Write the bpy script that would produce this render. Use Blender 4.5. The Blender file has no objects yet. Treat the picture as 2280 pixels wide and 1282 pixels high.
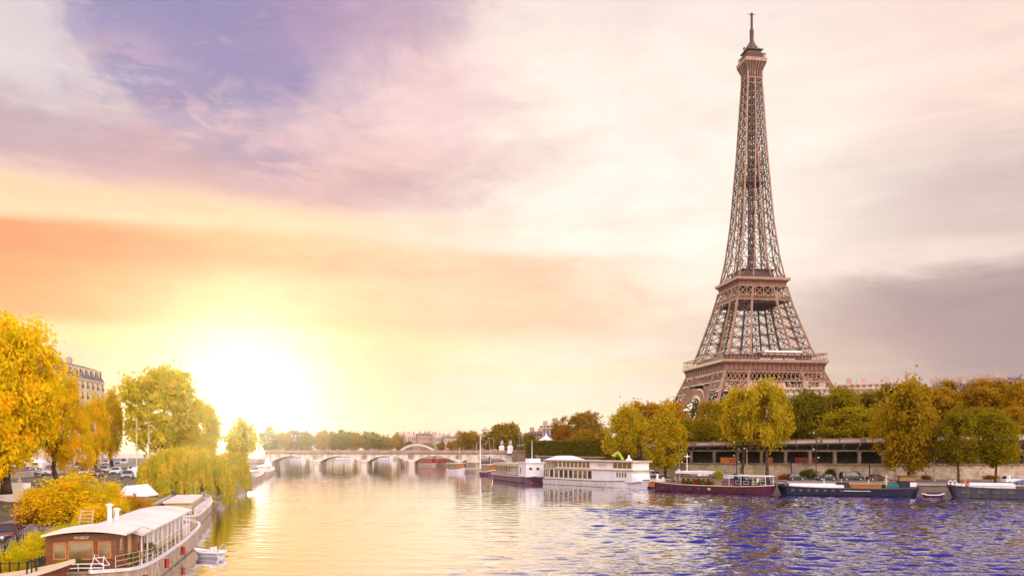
import bpy, math, random
from math import sin, cos, pi, radians as R, sqrt, atan2, exp
from mathutils import Vector as V, Matrix, noise as mnoise
S = bpy.context.scene
COL = S.collection
# ---------------------------------------------------------------- camera
F, HOR, CH = 1850.0, 998.0, 10.0          # focal (photo px), horizon row, camera height (m)
cam = bpy.data.cameras.new('camera'); camo = bpy.data.objects.new('camera', cam); COL.objects.link(camo)
cam.sensor_width = 36; cam.lens = F / 2280 * 36
cam.shift_y = (HOR - 641) / 2280
cam.clip_start = 0.5; cam.clip_end = 6000
camo.location = (0, 0, CH); camo.rotation_euler = (R(90), 0, 0)
S.camera = camo
def at(px, py, Y): return V(((px - 1140) / F * Y, Y, CH - (py - HOR) / F * Y))
def onz(px, py, z):
    Y = (CH - z) * F / (py - HOR); return at(px, py, Y)
def xat(px, Y): return (px - 1140) / F * Y
# ---------------------------------------------------------------- light
SUN_AZ, SUN_EL = atan2(550 - 1140, F), R(3.2)
SD = V((sin(SUN_AZ) * cos(SUN_EL), cos(SUN_AZ) * cos(SUN_EL), sin(SUN_EL)))
sun = bpy.data.lights.new('sun', 'SUN'); suno = bpy.data.objects.new('sun', sun); COL.objects.link(suno)
sun.energy = 2.1; sun.angle = R(0.6); sun.color = (1, .87, .63)
suno.rotation_euler = SD.to_track_quat('Z', 'Y').to_euler()
S.view_settings.view_transform = 'Standard'; S.view_settings.look = 'None'
S.view_settings.exposure = 0; S.view_settings.gamma = 1; S.view_settings.use_curve_mapping = False
S.render.film_transparent = False
S.cycles.use_denoising = True
S.cycles.max_bounces = 6; S.cycles.diffuse_bounces = 3; S.cycles.glossy_bounces = 3
S.cycles.transmission_bounces = 3; S.cycles.volume_bounces = 0; S.cycles.transparent_max_bounces = 6
S.cycles.sample_clamp_indirect = 6; S.cycles.caustics_reflective = False; S.cycles.caustics_refractive = False
S.cycles.use_adaptive_sampling = True; S.cycles.adaptive_threshold = 0.012
def srgb(r, g, b):
    f = lambda c: (c / 255 / 12.92) if c <= 10 else ((c / 255 + .055) / 1.055) ** 2.4
    return (f(r), f(g), f(b), 1)
# ---------------------------------------------------------------- sky
W = bpy.data.worlds.new('World'); S.world = W; W.use_nodes = True
W.cycles.sampling_method = 'MANUAL'; W.cycles.sample_map_resolution = 1024
class NT:
    def __init__(s, nt): s.t = nt; nt.nodes.clear()
    def n(s, ty, **kw):
        nd = s.t.nodes.new(ty)
        for k, v in kw.items(): setattr(nd, k, v)
        return nd
    def put(s, sock, v):
        if hasattr(v, 'links'): s.t.links.new(v, sock)
        else: sock.default_value = v
    def m(s, op, a, b=0.0, c=None, clamp=False):
        nd = s.n('ShaderNodeMath', operation=op, use_clamp=clamp)
        s.put(nd.inputs[0], a); s.put(nd.inputs[1], b)
        if c is not None: s.put(nd.inputs[2], c)
        return nd.outputs[0]
    def mr(s, v, a, b, c=0.0, d=1.0, smooth=True):
        nd = s.n('ShaderNodeMapRange', interpolation_type='SMOOTHSTEP' if smooth else 'LINEAR')
        for i, x in enumerate((v, a, b, c, d)): s.put(nd.inputs[i], x)
        return nd.outputs[0]
    def mix(s, f, a, b, op='MIX'):
        nd = s.n('ShaderNodeMix', data_type='RGBA', blend_type=op, clamp_factor=True)
        s.put(nd.inputs[0], f); s.put(nd.inputs[6], a); s.put(nd.inputs[7], b)
        return nd.outputs[2]
    def noise(s, vec, scale, detail=4, rough=.55, dist=0.0):
        nd = s.n('ShaderNodeTexNoise'); s.put(nd.inputs['Vector'], vec)
        nd.inputs['Scale'].default_value = scale; nd.inputs['Detail'].default_value = detail
        nd.inputs['Roughness'].default_value = rough; nd.inputs['Distortion'].default_value = dist
        return nd.outputs[0]
    def comb(s, x, y, z):
        nd = s.n('ShaderNodeCombineXYZ')
        for i, q in enumerate((x, y, z)): s.put(nd.inputs[i], q)
        return nd.outputs[0]
def build_sky():
    t = NT(W.node_tree)
    tc = t.n('ShaderNodeTexCoord'); d = tc.outputs['Generated']
    sp = t.n('ShaderNodeSeparateXYZ'); t.put(sp.inputs[0], d)
    x, y, z = sp.outputs
    az = t.m('MULTIPLY', t.m('ARCTAN2', x, y), 57.2958)
    el = t.m('MULTIPLY', t.m('ARCSINE', z), 57.2958)
    # cloud fields: streaked sideways near the horizon, billowing higher up
    P = t.comb(t.m('MULTIPLY', az, .045), t.m('MULTIPLY', el, .17), 0.0)
    P2 = t.comb(t.m('MULTIPLY', az, .07), t.m('MULTIPLY', el, .12), 3.7)
    n1 = t.noise(P, 1.0, 6, .58, .6); n2 = t.noise(P2, 1.0, 9, .64, .5)
    n3 = t.noise(t.comb(t.m('MULTIPLY', az, .10), t.m('MULTIPLY', el, .55), 9.1), 1.0, 6, .55, .3)
    n4 = t.noise(t.comb(t.m('MULTIPLY', az, .22), t.m('MULTIPLY', el, .62), 5.3), 1.0, 7, .62, .5); c4 = t.m('SUBTRACT', n4, .5)
    c1 = t.m('SUBTRACT', n1, .5); c2 = t.m('SUBTRACT', n2, .5); c3 = t.m('SUBTRACT', n3, .5)
    wa = t.m('ADD', t.m('MULTIPLY_ADD', c2, 17.0, az), t.m('MULTIPLY', c4, 6.0))                   # warped azimuth
    we = t.m('ADD', t.m('MULTIPLY_ADD', c1, 9.0, el), t.m('MULTIPLY', c4, 4.0))                    # warped elevation
    ws = t.m('ADD', t.m('MULTIPLY_ADD', c3, 3.2, el), t.m('MULTIPLY', c4, 1.6))                    # streak-warped elevation
    rp = t.n('ShaderNodeValToRGB'); cr = rp.color_ramp
    t.put(rp.inputs[0], t.m('DIVIDE', ws, 90.0))
    stops = [(0, (252, 240, 216)), (4, (253, 239, 214)), (7, (251, 227, 200)), (11, (248, 222, 206)), (16, (250, 231, 224)),
             (24, (246, 228, 224)), (31, (226, 208, 216)), (42, (178, 172, 218)), (62, (190, 184, 224)), (90, (200, 194, 226))]
    while len(cr.elements) > 1: cr.elements.remove(cr.elements[-1])
    cr.elements[0].position = 0; cr.elements[0].color = srgb(*stops[0][1])
    for e, c in stops[1:]:
        q = cr.elements.new(e / 90); q.color = srgb(*c)
    col = rp.outputs[0]
    def ell(ca, ce, ra, re, A=wa, E=we, soft=.55):           # soft elliptical patch of cloud
        da = t.m('DIVIDE', t.m('SUBTRACT', A, ca), ra); de = t.m('DIVIDE', t.m('SUBTRACT', E, ce), re)
        r = t.m('SQRT', t.m('ADD', t.m('MULTIPLY', da, da), t.m('MULTIPLY', de, de)))
        return t.mr(r, 1 + soft, 1 - soft)
    def lay(mask, k, c):
        nonlocal col
        col = t.mix(t.m('MULTIPLY', mask, k), col, srgb(*c))
    # white open sky round the tower, greyer banks to the right
    lay(ell(9, 16, 22, 12, soft=.7), .9, (255, 248, 243))
    lay(ell(31, 15.5, 9, 3.6, E=ws, soft=.7), .75, (206, 188, 190))
    lay(ell(33, 7.0, 15, 4.8, E=ws, soft=.6), .95, (172, 150, 160))
    lay(ell(18, 5.5, 9, 2.6, E=ws, soft=.8), .5, (226, 200, 192))
    lay(ell(26, 11.6, 8, .9, E=t.m('MULTIPLY_ADD', c3, 3.0, el), soft=.7), .7, (250, 236, 230))
    lay(ell(31, 24, 9, 5), .4, (244, 212, 208))
    # lilac and mauve clouds on the upper left
    lay(ell(-22, 16.5, 15, 3.4, E=ws, soft=.7), .7, (216, 172, 176))
    lay(ell(-14, 17.2, 9, 1.3, E=ws, soft=.6), .55, (196, 156, 176))
    lay(ell(-7, 19, 12, 1.4, E=ws, soft=.7), .35, (228, 190, 196))
    lay(ell(-11, 23.5, 9, 4.5), .6, (236, 196, 208))
    lay(t.m('MULTIPLY', ell(-20.5, 25, 9.6, 6.0, soft=.42), t.mr(n4, .25, .5, .62, 1.0)), .95, (148, 142, 192))
    lay(t.m('MULTIPLY', ell(-22, 20.5, 12, 3.0, soft=.6), t.mr(n4, .42, .62)), .55, (238, 200, 204))
    lay(ell(-11, 28.5, 7, 3.5, soft=.5), .7, (172, 148, 190))
    lay(ell(-31, 22.5, 4.6, 4.6, soft=.5), .85, (220, 212, 222))
    lay(ell(-33, 18.2, 9, 1.5, E=ws, soft=.6), .6, (178, 150, 176))
    # the gold strip, the long orange bank with its crisp top edge, and the bright band under it
    fadeR = t.mr(az, 14.0, -16.0)
    lay(t.m('MULTIPLY', ell(-26, 14.6, 26, 1.5, E=ws, soft=.6), fadeR), .8, (255, 220, 180))
    top = t.mr(t.m('ADD', t.m('MULTIPLY_ADD', c3, 1.0, el), t.m('MULTIPLY', t.m('ABSOLUTE', t.m('ADD', az, 17.0)), .05)), 14.7, 13.6)
    bot = t.mr(t.m('MULTIPLY_ADD', c3, 2.0, el), 6.2, 8.6)
    band = t.m('MULTIPLY', top, bot)
    lay(t.m('MULTIPLY', band, t.mr(wa, 19, 0)), .72, (249, 205, 166))
    lay(t.m('MULTIPLY', band, t.mr(wa, 2.0, -30.0)), .92, (242, 164, 112))
    lay(t.m('MULTIPLY', ell(-30, 12.2, 22, 1.0, E=ws, soft=.7), band), .5, (232, 140, 108))
    lay(t.m('MULTIPLY', ell(-20, 6.9, 26, .9, E=ws, soft=.8), fadeR), .8, (255, 240, 180))
    lay(ell(2, 5.4, 16, .5, E=ws, soft=.8), .45, (255, 236, 190))
    lay(ell(-17.7, 5.2, 10, 5.5, A=az, E=el, soft=.85), .7, (228, 172, 104))        # sky colour dimmed round the sun so the haze glow does not clip
    # soft billow contrast
    col = t.mix(1.0, col, t.comb(*[t.m('MULTIPLY_ADD', t.m('ADD', t.m('ADD', c2, t.m('MULTIPLY', c3, .7)), t.m('MULTIPLY', c4, .8)), k, 1.0) for k in (.26, .32, .28)]), 'MULTIPLY')
    # sun glow
    vd = t.n('ShaderNodeVectorMath', operation='DOT_PRODUCT'); t.put(vd.inputs[0], d); vd.inputs[1].default_value = SD
    ang = t.m('MULTIPLY', t.m('ARCCOSINE', t.m('MINIMUM', vd.outputs['Value'], .99999)), 57.2958)
    g1 = t.m('POWER', 2.718, t.m('MULTIPLY', t.m('MULTIPLY', ang, ang), -1 / 1.7))
    g2 = t.m('POWER', 2.718, t.m('DIVIDE', ang, -4.2))
    glow = t.mix(1.0, t.comb(t.m('MULTIPLY', g1, 2.0), t.m('MULTIPLY', g1, 1.9), t.m('MULTIPLY', g1, 1.6)),
                 t.comb(t.m('MULTIPLY', g2, .08), t.m('MULTIPLY', g2, .07), t.m('MULTIPLY', g2, .03)), 'ADD')
    # added fill: unseen sky behind the viewer boosted and warmed to front-light the scene
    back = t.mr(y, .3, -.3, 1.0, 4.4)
    back = t.m('MULTIPLY', back, t.m('ADD', 1.0, t.m('MULTIPLY', t.mr(y, .3, -.1), t.mr(x, -.7, .7, -.42, .38))))   # added fill weighted to the right so left-facing sides come out darker
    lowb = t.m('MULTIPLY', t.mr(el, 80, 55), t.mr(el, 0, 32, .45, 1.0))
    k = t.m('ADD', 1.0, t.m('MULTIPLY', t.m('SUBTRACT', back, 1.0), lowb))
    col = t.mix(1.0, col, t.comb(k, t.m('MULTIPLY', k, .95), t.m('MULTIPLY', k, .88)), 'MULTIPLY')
    col = t.mix(1.0, col, glow, 'ADD')
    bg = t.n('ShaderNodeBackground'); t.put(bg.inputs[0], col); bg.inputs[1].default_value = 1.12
    sk = t.n('ShaderNodeTexSky', sky_type='NISHITA', sun_disc=False)
    sk.sun_elevation = SUN_EL; sk.sun_rotation = SUN_AZ; sk.air_density = 1.2; sk.dust_density = 2
    bg2 = t.n('ShaderNodeBackground'); t.put(bg2.inputs[0], sk.outputs[0]); bg2.inputs[1].default_value = 0.05
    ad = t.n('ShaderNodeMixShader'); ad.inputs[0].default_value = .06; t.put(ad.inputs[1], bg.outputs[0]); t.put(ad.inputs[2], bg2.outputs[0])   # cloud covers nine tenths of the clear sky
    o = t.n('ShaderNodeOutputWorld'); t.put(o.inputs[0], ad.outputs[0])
build_sky()
# ---------------------------------------------------------------- mesh and object helpers
class MB:
    def __init__(s): s.v = []; s.f = []; s.mi = []; s.k = 0
    def add(s, vs, fs):
        b = len(s.v); s.v += [tuple(p) for p in vs]
        s.f += [tuple(b + i for i in f) for f in fs]; s.mi += [s.k] * len(fs)
        return s
    def box(s, c, d, rz=0.0):
        x, y, z = d[0] / 2, d[1] / 2, d[2] / 2; cs, sn = cos(rz), sin(rz)
        P = [(c[0] + cs * i * x - sn * j * y, c[1] + sn * i * x + cs * j * y, c[2] + k * z) for k in (-1, 1) for j in (-1, 1) for i in (-1, 1)]
        return s.add(P, [(0, 2, 3, 1), (4, 5, 7, 6), (0, 1, 5, 4), (2, 6, 7, 3), (0, 4, 6, 2), (1, 3, 7, 5)])
    def beam(s, p, q, w, h=None, up=(0, 0, 1)):
        p, q = V(p), V(q); d = q - p
        if d.length < 1e-6: return s
        d.normalize(); u = V(up)
        if abs(d.dot(u)) > .98: u = V((0, 1, 0))
        a = d.cross(u).normalized() * (w / 2); b = a.cross(d).normalized() * ((h or w) / 2)
        P = [p - a - b, p + a - b, p + a + b, p - a + b, q - a - b, q + a - b, q + a + b, q - a + b]
        return s.add(P, [(0, 1, 2, 3), (7, 6, 5, 4), (0, 4, 5, 1), (1, 5, 6, 2), (2, 6, 7, 3), (3, 7, 4, 0)])
    def tube(s, p, q, r0, r1=None, n=8, cap=True):
        p, q = V(p), V(q); r1 = r0 if r1 is None else r1; d = (q - p)
        if d.length < 1e-6: return s
        d.normalize(); u = V((0, 0, 1)) if abs(d.z) < .95 else V((0, 1, 0))
        a = d.cross(u).normalized(); b = a.cross(d)
        P = [p + (a * cos(2 * pi * i / n) + b * sin(2 * pi * i / n)) * r0 for i in range(n)] + \
            [q + (a * cos(2 * pi * i / n) + b * sin(2 * pi * i / n)) * r1 for i in range(n)]
        fs = [(i, (i + 1) % n, n + (i + 1) % n, n + i) for i in range(n)]
        if cap: fs += [tuple(range(n - 1, -1, -1)), tuple(range(n, 2 * n))]
        return s.add(P, fs)
    def path(s, pts, r, n=6):
        for a, b in zip(pts, pts[1:]): s.tube(a, b, r, r, n)
        return s
    def loft(s, rings, cap=True, closed=True):
        n = len(rings[0]); P = [p for r in rings for p in r]; fs = []
        for k in range(len(rings) - 1):
            for i in range(n if closed else n - 1):
                fs.append((k * n + i, k * n + (i + 1) % n, (k + 1) * n + (i + 1) % n, (k + 1) * n + i))
        if cap: fs += [tuple(range(n - 1, -1, -1)), tuple(range((len(rings) - 1) * n, len(rings) * n))]
        return s.add(P, fs)
    def lathe(s, prof, c=(0, 0, 0), n=12):
        return s.loft([[(c[0] + r * cos(2 * pi * i / n), c[1] + r * sin(2 * pi * i / n), c[2] + z) for i in range(n)] for r, z in prof])
    def prism(s, poly, z0, z1):                              # poly in XY
        n = len(poly)
        z0 = z0 if isinstance(z0, (list, tuple)) else [z0] * n; z1 = z1 if isinstance(z1, (list, tuple)) else [z1] * n
        P = [(x, y, z) for (x, y), z in zip(poly, z0)] + [(x, y, z) for (x, y), z in zip(poly, z1)]
        return s.add(P, [tuple(range(n - 1, -1, -1)), tuple(range(n, 2 * n))] + [(i, (i + 1) % n, n + (i + 1) % n, n + i) for i in range(n)])
    def side(s, poly, y0, y1):                               # poly in XZ, pushed along Y
        n = len(poly); P = [(x, y0, z) for x, z in poly] + [(x, y1, z) for x, z in poly]
        return s.add(P, [tuple(range(n)), tuple(range(2 * n - 1, n - 1, -1))] + [(i, n + i, n + (i + 1) % n, (i + 1) % n) for i in range(n)])
    def mesh(s, name):
        me = bpy.data.meshes.new(name); me.from_pydata(s.v, [], s.f)
        if any(s.mi): me.polygons.foreach_set('material_index', s.mi)
        me.update(); return me
def link(name, data, par=None):
    o = bpy.data.objects.new(name, data); COL.objects.link(o)
    if par: o.parent = par
    return o
def obj(name, mb, m, par=None, smooth=False, bev=0):
    me = mb.mesh(name) if isinstance(mb, MB) else mb
    if isinstance(mb, MB):
        for q in (m if isinstance(m, (list, tuple)) else [m]): me.materials.append(q)
        if smooth: me.polygons.foreach_set('use_smooth', [True] * len(me.polygons))
    o = link(name, me, par)
    if bev:
        b = o.modifiers.new('bevel', 'BEVEL'); b.width = bev; b.segments = 2; b.limit_method = 'ANGLE'
    return o
def tag(o, label, cat, group=None):
    o['label'] = label; o['category'] = cat
    if group: o['group'] = group
    return o
def thing(name, label, cat, loc=(0, 0, 0), rz=0.0, group=None):
    o = link(name, None); o.location = loc; o.rotation_euler = (0, 0, rz)
    return tag(o, label, cat, group)
def struct(name, mb, m, kind='structure', **k):
    o = obj(name, mb, m, **k); o['kind'] = kind; return o
def kids(o): return [c for c in list(COL.objects) if c.parent == o]
def dup(root, loc, rz, label, group=None, sc=None, color=None):
    r = root.copy(); COL.objects.link(r); r.location = loc; r.rotation_euler = (0, 0, rz); r['label'] = label
    if group: r['group'] = group
    if sc: r.scale = sc
    def rec(src, dst):
        for ch in src.children:
            c = ch.copy(); COL.objects.link(c); c.parent = dst
            if color: c.color = color
            rec(ch, c)
    rec(root, r)
    return r
# ---------------------------------------------------------------- materials
MATS = {}
def mt(name, c, c2=None, rough=.7, metal=0.0, sc=1.5, bump=0.0, bsc=12.0, spec=.4, usecol=False, stretch=None):
    if name in MATS: return MATS[name]
    m = bpy.data.materials.new(name); m.use_nodes = True; t = NT(m.node_tree)
    b = t.n('ShaderNodeBsdfPrincipled'); o = t.n('ShaderNodeOutputMaterial'); t.put(o.inputs[0], b.outputs[0])
    tc = t.n('ShaderNodeTexCoord'); P = tc.outputs['Object']
    if stretch:
        mp = t.n('ShaderNodeMapping'); t.put(mp.inputs[0], P); mp.inputs['Scale'].default_value = stretch; P = mp.outputs[0]
    n = t.noise(P, sc, 6, .62)
    c = tuple(c) + (1,) if len(c) == 3 else c
    if c2 is None: c2 = tuple(x * .72 for x in c[:3]) + (1,)
    elif len(c2) == 3: c2 = tuple(c2) + (1,)
    ca = c
    if usecol:
        oi = t.n('ShaderNodeObjectInfo'); ca = oi.outputs['Color']; c2 = t.mix(1.0, ca, (.7, .7, .7, 1), 'MULTIPLY')
    t.put(b.inputs['Base Color'], t.mix(t.mr(n, .38, .68), ca, c2))
    b.inputs['Roughness'].default_value = rough; b.inputs['Metallic'].default_value = metal
    b.inputs['Specular IOR Level'].default_value = spec
    if bump:
        bp = t.n('ShaderNodeBump'); bp.inputs['Strength'].default_value = bump; bp.inputs['Distance'].default_value = .1
        t.put(bp.inputs['Height'], t.noise(P, bsc, 4, .6)); t.put(b.inputs['Normal'], bp.outputs[0])
    MATS[name] = m; return m
def leafmat(name, k=1.0, trans=.45):
    m = bpy.data.materials.new(name); m.use_nodes = True; t = NT(m.node_tree)
    oi = t.n('ShaderNodeObjectInfo'); tc = t.n('ShaderNodeTexCoord')
    gp = t.n('ShaderNodeNewGeometry')
    n = t.noise(gp.outputs['Position'], .55, 3, .6); n2 = t.noise(gp.outputs['Position'], 2.3, 2, .5)
    c = oi.outputs['Color']
    g = t.mix(1.0, c, (.60, .80, .6, 1), 'MULTIPLY'); o_ = t.mix(1.0, c, (1.12, .78, .55, 1), 'MULTIPLY')
    c = t.mix(t.mr(n, .35, .6, 0, .8), c, g); c = t.mix(t.mr(n2, .52, .72, 0, .7), c, o_)
    df = t.n('ShaderNodeBsdfDiffuse'); t.put(df.inputs[0], c)
    tr = t.n('ShaderNodeBsdfTranslucent'); t.put(tr.inputs[0], t.mix(1.0, c, (1.3, 1.15, .6, 1), 'MULTIPLY'))
    ms = t.n('ShaderNodeMixShader'); ms.inputs[0].default_value = trans
    t.put(ms.inputs[1], df.outputs[0]); t.put(ms.inputs[2], tr.outputs[0])
    o = t.n('ShaderNodeOutputMaterial'); t.put(o.inputs[0], ms.outputs[0]); return m
def brickmat(name, c1, c2, mort, sc=1.0, bw=1.1, rh=.42):
    m = bpy.data.materials.new(name); m.use_nodes = True; t = NT(m.node_tree)
    b = t.n('ShaderNodeBsdfPrincipled'); o = t.n('ShaderNodeOutputMaterial'); t.put(o.inputs[0], b.outputs[0])
    tc = t.n('ShaderNodeTexCoord'); sp = t.n('ShaderNodeSeparateXYZ'); t.put(sp.inputs[0], tc.outputs['Object'])
    P = t.comb(t.m('SUBTRACT', sp.outputs[0], t.m('MULTIPLY', sp.outputs[1], .6)), sp.outputs[2], 0.0)
    br = t.n('ShaderNodeTexBrick'); t.put(br.inputs['Vector'], P)
    br.inputs['Color1'].default_value = c1 + (1,); br.inputs['Color2'].default_value = c2 + (1,); br.inputs['Mortar'].default_value = mort + (1,)
    br.inputs['Scale'].default_value = sc; br.inputs['Brick Width'].default_value = bw; br.inputs['Row Height'].default_value = rh
    br.inputs['Mortar Size'].default_value = .02
    n = t.noise(tc.outputs['Object'], .35, 6, .65)
    n2 = t.noise(tc.outputs['Object'], 1.7, 5, .6)
    c = t.mix(t.mr(n, .38, .62, 0, .8), br.outputs[0], tuple(x * .38 for x in c1) + (1,))
    c = t.mix(t.mr(n2, .55, .75, 0, .5), c, (.22, .09, .05, 1))
    t.put(b.inputs['Base Color'], c); b.inputs['Roughness'].default_value = .9
    bp = t.n('ShaderNodeBump'); bp.inputs['Strength'].default_value = .5; t.put(bp.inputs['Height'], n2); t.put(b.inputs['Normal'], bp.outputs[0])
    return m
def watermat():
    m = bpy.data.materials.new('river_water'); m.use_nodes = True; t = NT(m.node_tree)
    tc = t.n('ShaderNodeTexCoord'); P = tc.outputs['Object']
    mp = t.n('ShaderNodeMapping'); t.put(mp.inputs[0], P); mp.inputs['Scale'].default_value = (.5, .4, 1); mp.inputs['Rotation'].default_value = (0, 0, R(8))
    mp2 = t.n('ShaderNodeMapping'); t.put(mp2.inputs[0], P); mp2.inputs['Scale'].default_value = (1.0, .8, 1); mp2.inputs['Rotation'].default_value = (0, 0, R(-14))
    h1 = t.noise(mp.outputs[0], 1.0, 3, .5, .5); h2 = t.noise(mp2.outputs[0], 1.0, 3, .55, .3)
    pat = t.noise(P, .022, 3, .5)                             # ruffled to the right, calmer towards the left bank
    sp = t.n('ShaderNodeSeparateXYZ'); t.put(sp.inputs[0], P)
    lee = t.m('ADD', t.m('SUBTRACT', sp.outputs[0], t.m('MULTIPLY', sp.outputs[1], .13)), t.m('MULTIPLY_ADD', pat, 60.0, -30.0))
    ruf = t.mr(lee, -16, 16, .16, 1.0)
    h = t.m('MULTIPLY', t.m('ADD', t.m('MULTIPLY', h1, .75), t.m('MULTIPLY', h2, .13)), ruf)
    bp = t.n('ShaderNodeBump'); bp.inputs['Strength'].default_value = 1.0; bp.inputs['Distance'].default_value = .32; t.put(bp.inputs['Height'], h)
    df = t.n('ShaderNodeBsdfDiffuse'); df.inputs[0].default_value = (.023, .018, .175, 1)
    gl = t.n('ShaderNodeBsdfGlossy'); gl.inputs[0].default_value = (.97, .97, 1, 1); gl.inputs['Roughness'].default_value = .05
    t.put(gl.inputs['Normal'], bp.outputs[0]); t.put(df.inputs['Normal'], bp.outputs[0])
    fr = t.n('ShaderNodeFresnel'); fr.inputs[0].default_value = 1.36; t.put(fr.inputs['Normal'], bp.outputs[0])
    ms = t.n('ShaderNodeMixShader'); t.put(ms.inputs[0], t.mr(fr.outputs[0], t.mr(lee, -16, 16, .02, .19), t.mr(lee, -16, 16, .40, .52), .03, 1.0)); t.put(ms.inputs[1], df.outputs[0]); t.put(ms.inputs[2], gl.outputs[0])
    o = t.n('ShaderNodeOutputMaterial'); t.put(o.inputs[0], ms.outputs[0]); return m
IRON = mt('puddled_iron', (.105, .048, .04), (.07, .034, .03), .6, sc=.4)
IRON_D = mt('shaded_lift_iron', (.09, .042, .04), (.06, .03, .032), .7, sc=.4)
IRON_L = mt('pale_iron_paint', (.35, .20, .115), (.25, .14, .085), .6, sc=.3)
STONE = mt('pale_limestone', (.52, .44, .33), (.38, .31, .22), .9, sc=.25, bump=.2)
BRST = mt('pale_bridge_stone', (.80, .70, .54), (.47, .38, .27), .9, sc=.5, bump=.2, stretch=(1, 1, .4))  # pale stone with darker soot streaks, for the bridge
WARMW = mt('warm_rendered_wall', (.74, .60, .40), (.62, .49, .32), .9, sc=.25)
IRON_M = mt('iron_plate', (.24, .115, .08), (.17, .08, .06), .6, sc=.4)
STONE_D = mt('weathered_stone', (.30, .21, .14), (.19, .13, .09), .9, sc=.4, bump=.3)
WALLM = brickmat('quay_masonry', (.66, .53, .36), (.50, .39, .25), (.24, .18, .12))
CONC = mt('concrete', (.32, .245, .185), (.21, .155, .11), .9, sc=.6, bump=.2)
CONC_D = mt('dark_concrete', (.095, .07, .06), (.05, .038, .036), .95, sc=.8)  # much darker concrete tone for the gallery back wall and roof slab
PANEL = mt('parapet_panel', (.58, .45, .36), (.42, .31, .25), .8, sc=.3)
ASPH = mt('asphalt', (.075, .062, .05), (.05, .043, .038), .95, sc=.3, bump=.15)
COBB = mt('quay_paving', (.26, .20, .14), (.18, .14, .10), .95, sc=.5, bump=.3)
EARTH = mt('leafy_soil', (.13, .095, .04), (.08, .06, .025), 1, sc=.3, bump=.4)
BARK = mt('bark', (.085, .055, .035), (.04, .028, .02), .95, sc=3, bump=.6)
WHITE = mt('white_paint', (.88, .86, .82), (.80, .76, .69), .45, sc=.7, stretch=(1, 1, .3))
CREAM = mt('cream_paint', (.66, .54, .36), (.54, .42, .26), .5, sc=.4)
ROOFW = mt('pale_roof_felt', (.86, .76, .60), (.70, .60, .45), .7, sc=.25)
GLASSM = mt('window_glass', (.035, .032, .03), (.05, .045, .04), .06, spec=.8, sc=.5)
GLASSG = mt('golden_glass', (.30, .20, .07), (.10, .07, .04), .12, spec=.8, sc=.35)
BLACK = mt('black_iron', (.02, .018, .018), (.035, .03, .028), .5, sc=3)
GREYM = mt('galvanised_steel', (.33, .31, .30), (.24, .22, .22), .45, .6, sc=2)
TYRE = mt('rubber', (.018, .018, .018), (.03, .03, .03), .9)
RIM = mt('alloy', (.45, .45, .46), (.35, .35, .36), .3, .8)
WOODB = mt('brown_varnish', (.22, .075, .022), (.14, .045, .015), .45, sc=1.2, stretch=(1, 1, 6))
WOODO = mt('orange_wood', (.50, .20, .05), (.36, .13, .03), .5, sc=1.2, stretch=(1, 1, 6))
WOODP = mt('plank', (.34, .22, .12), (.24, .15, .08), .8, sc=2, stretch=(1, 8, 1))
HRED = mt('maroon_hull', (.10, .016, .034), (.055, .014, .022), .5, sc=1.2, stretch=(1, 1, .25))
HBLUE = mt('navy_hull', (.008, .009, .032), (.012, .012, .035), .55, sc=.4)
HPURP = mt('plum_hull', (.20, .085, .11), (.12, .05, .075), .5, sc=1.2, stretch=(1, 1, .25))
HGREY = mt('grey_hull', (.08, .075, .095), (.045, .04, .045), .5, sc=1.2, stretch=(1, 1, .25))
HCREAM = mt('cream_hull', (.64, .50, .32), (.42, .27, .14), .55, sc=1.6, stretch=(1, 1, .22))
REDP = mt('red_paint', (.45, .035, .02), (.33, .025, .015), .4)
ORANGE = mt('orange_paint', (.62, .17, .03), (.48, .12, .025), .5)
GREENP = mt('lime_plastic', (.38, .56, .03), (.28, .45, .03), .45)
TEAL = mt('teal_tarp', (.03, .16, .14), (.02, .11, .10), .7)
LAMPG = mt('lamp_globe', (.75, .72, .66), (.65, .62, .56), .3)
SLATE = mt('slate_roof', (.16, .13, .14), (.11, .09, .10), .6, sc=.4)
SALMON = mt('salmon_stone', (.52, .36, .27), (.40, .27, .20), .9, sc=.25)
CARP = mt('car_paint', (.5, .5, .5), rough=.28, spec=.6, usecol=True, sc=.5)
SKIN = mt('skin', (.50, .28, .18), (.44, .24, .15), .6)
LEAF = leafmat('leaves'); LEAFT = leafmat('backlit_leaves', trans=.6)
WATER = watermat()
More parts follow.
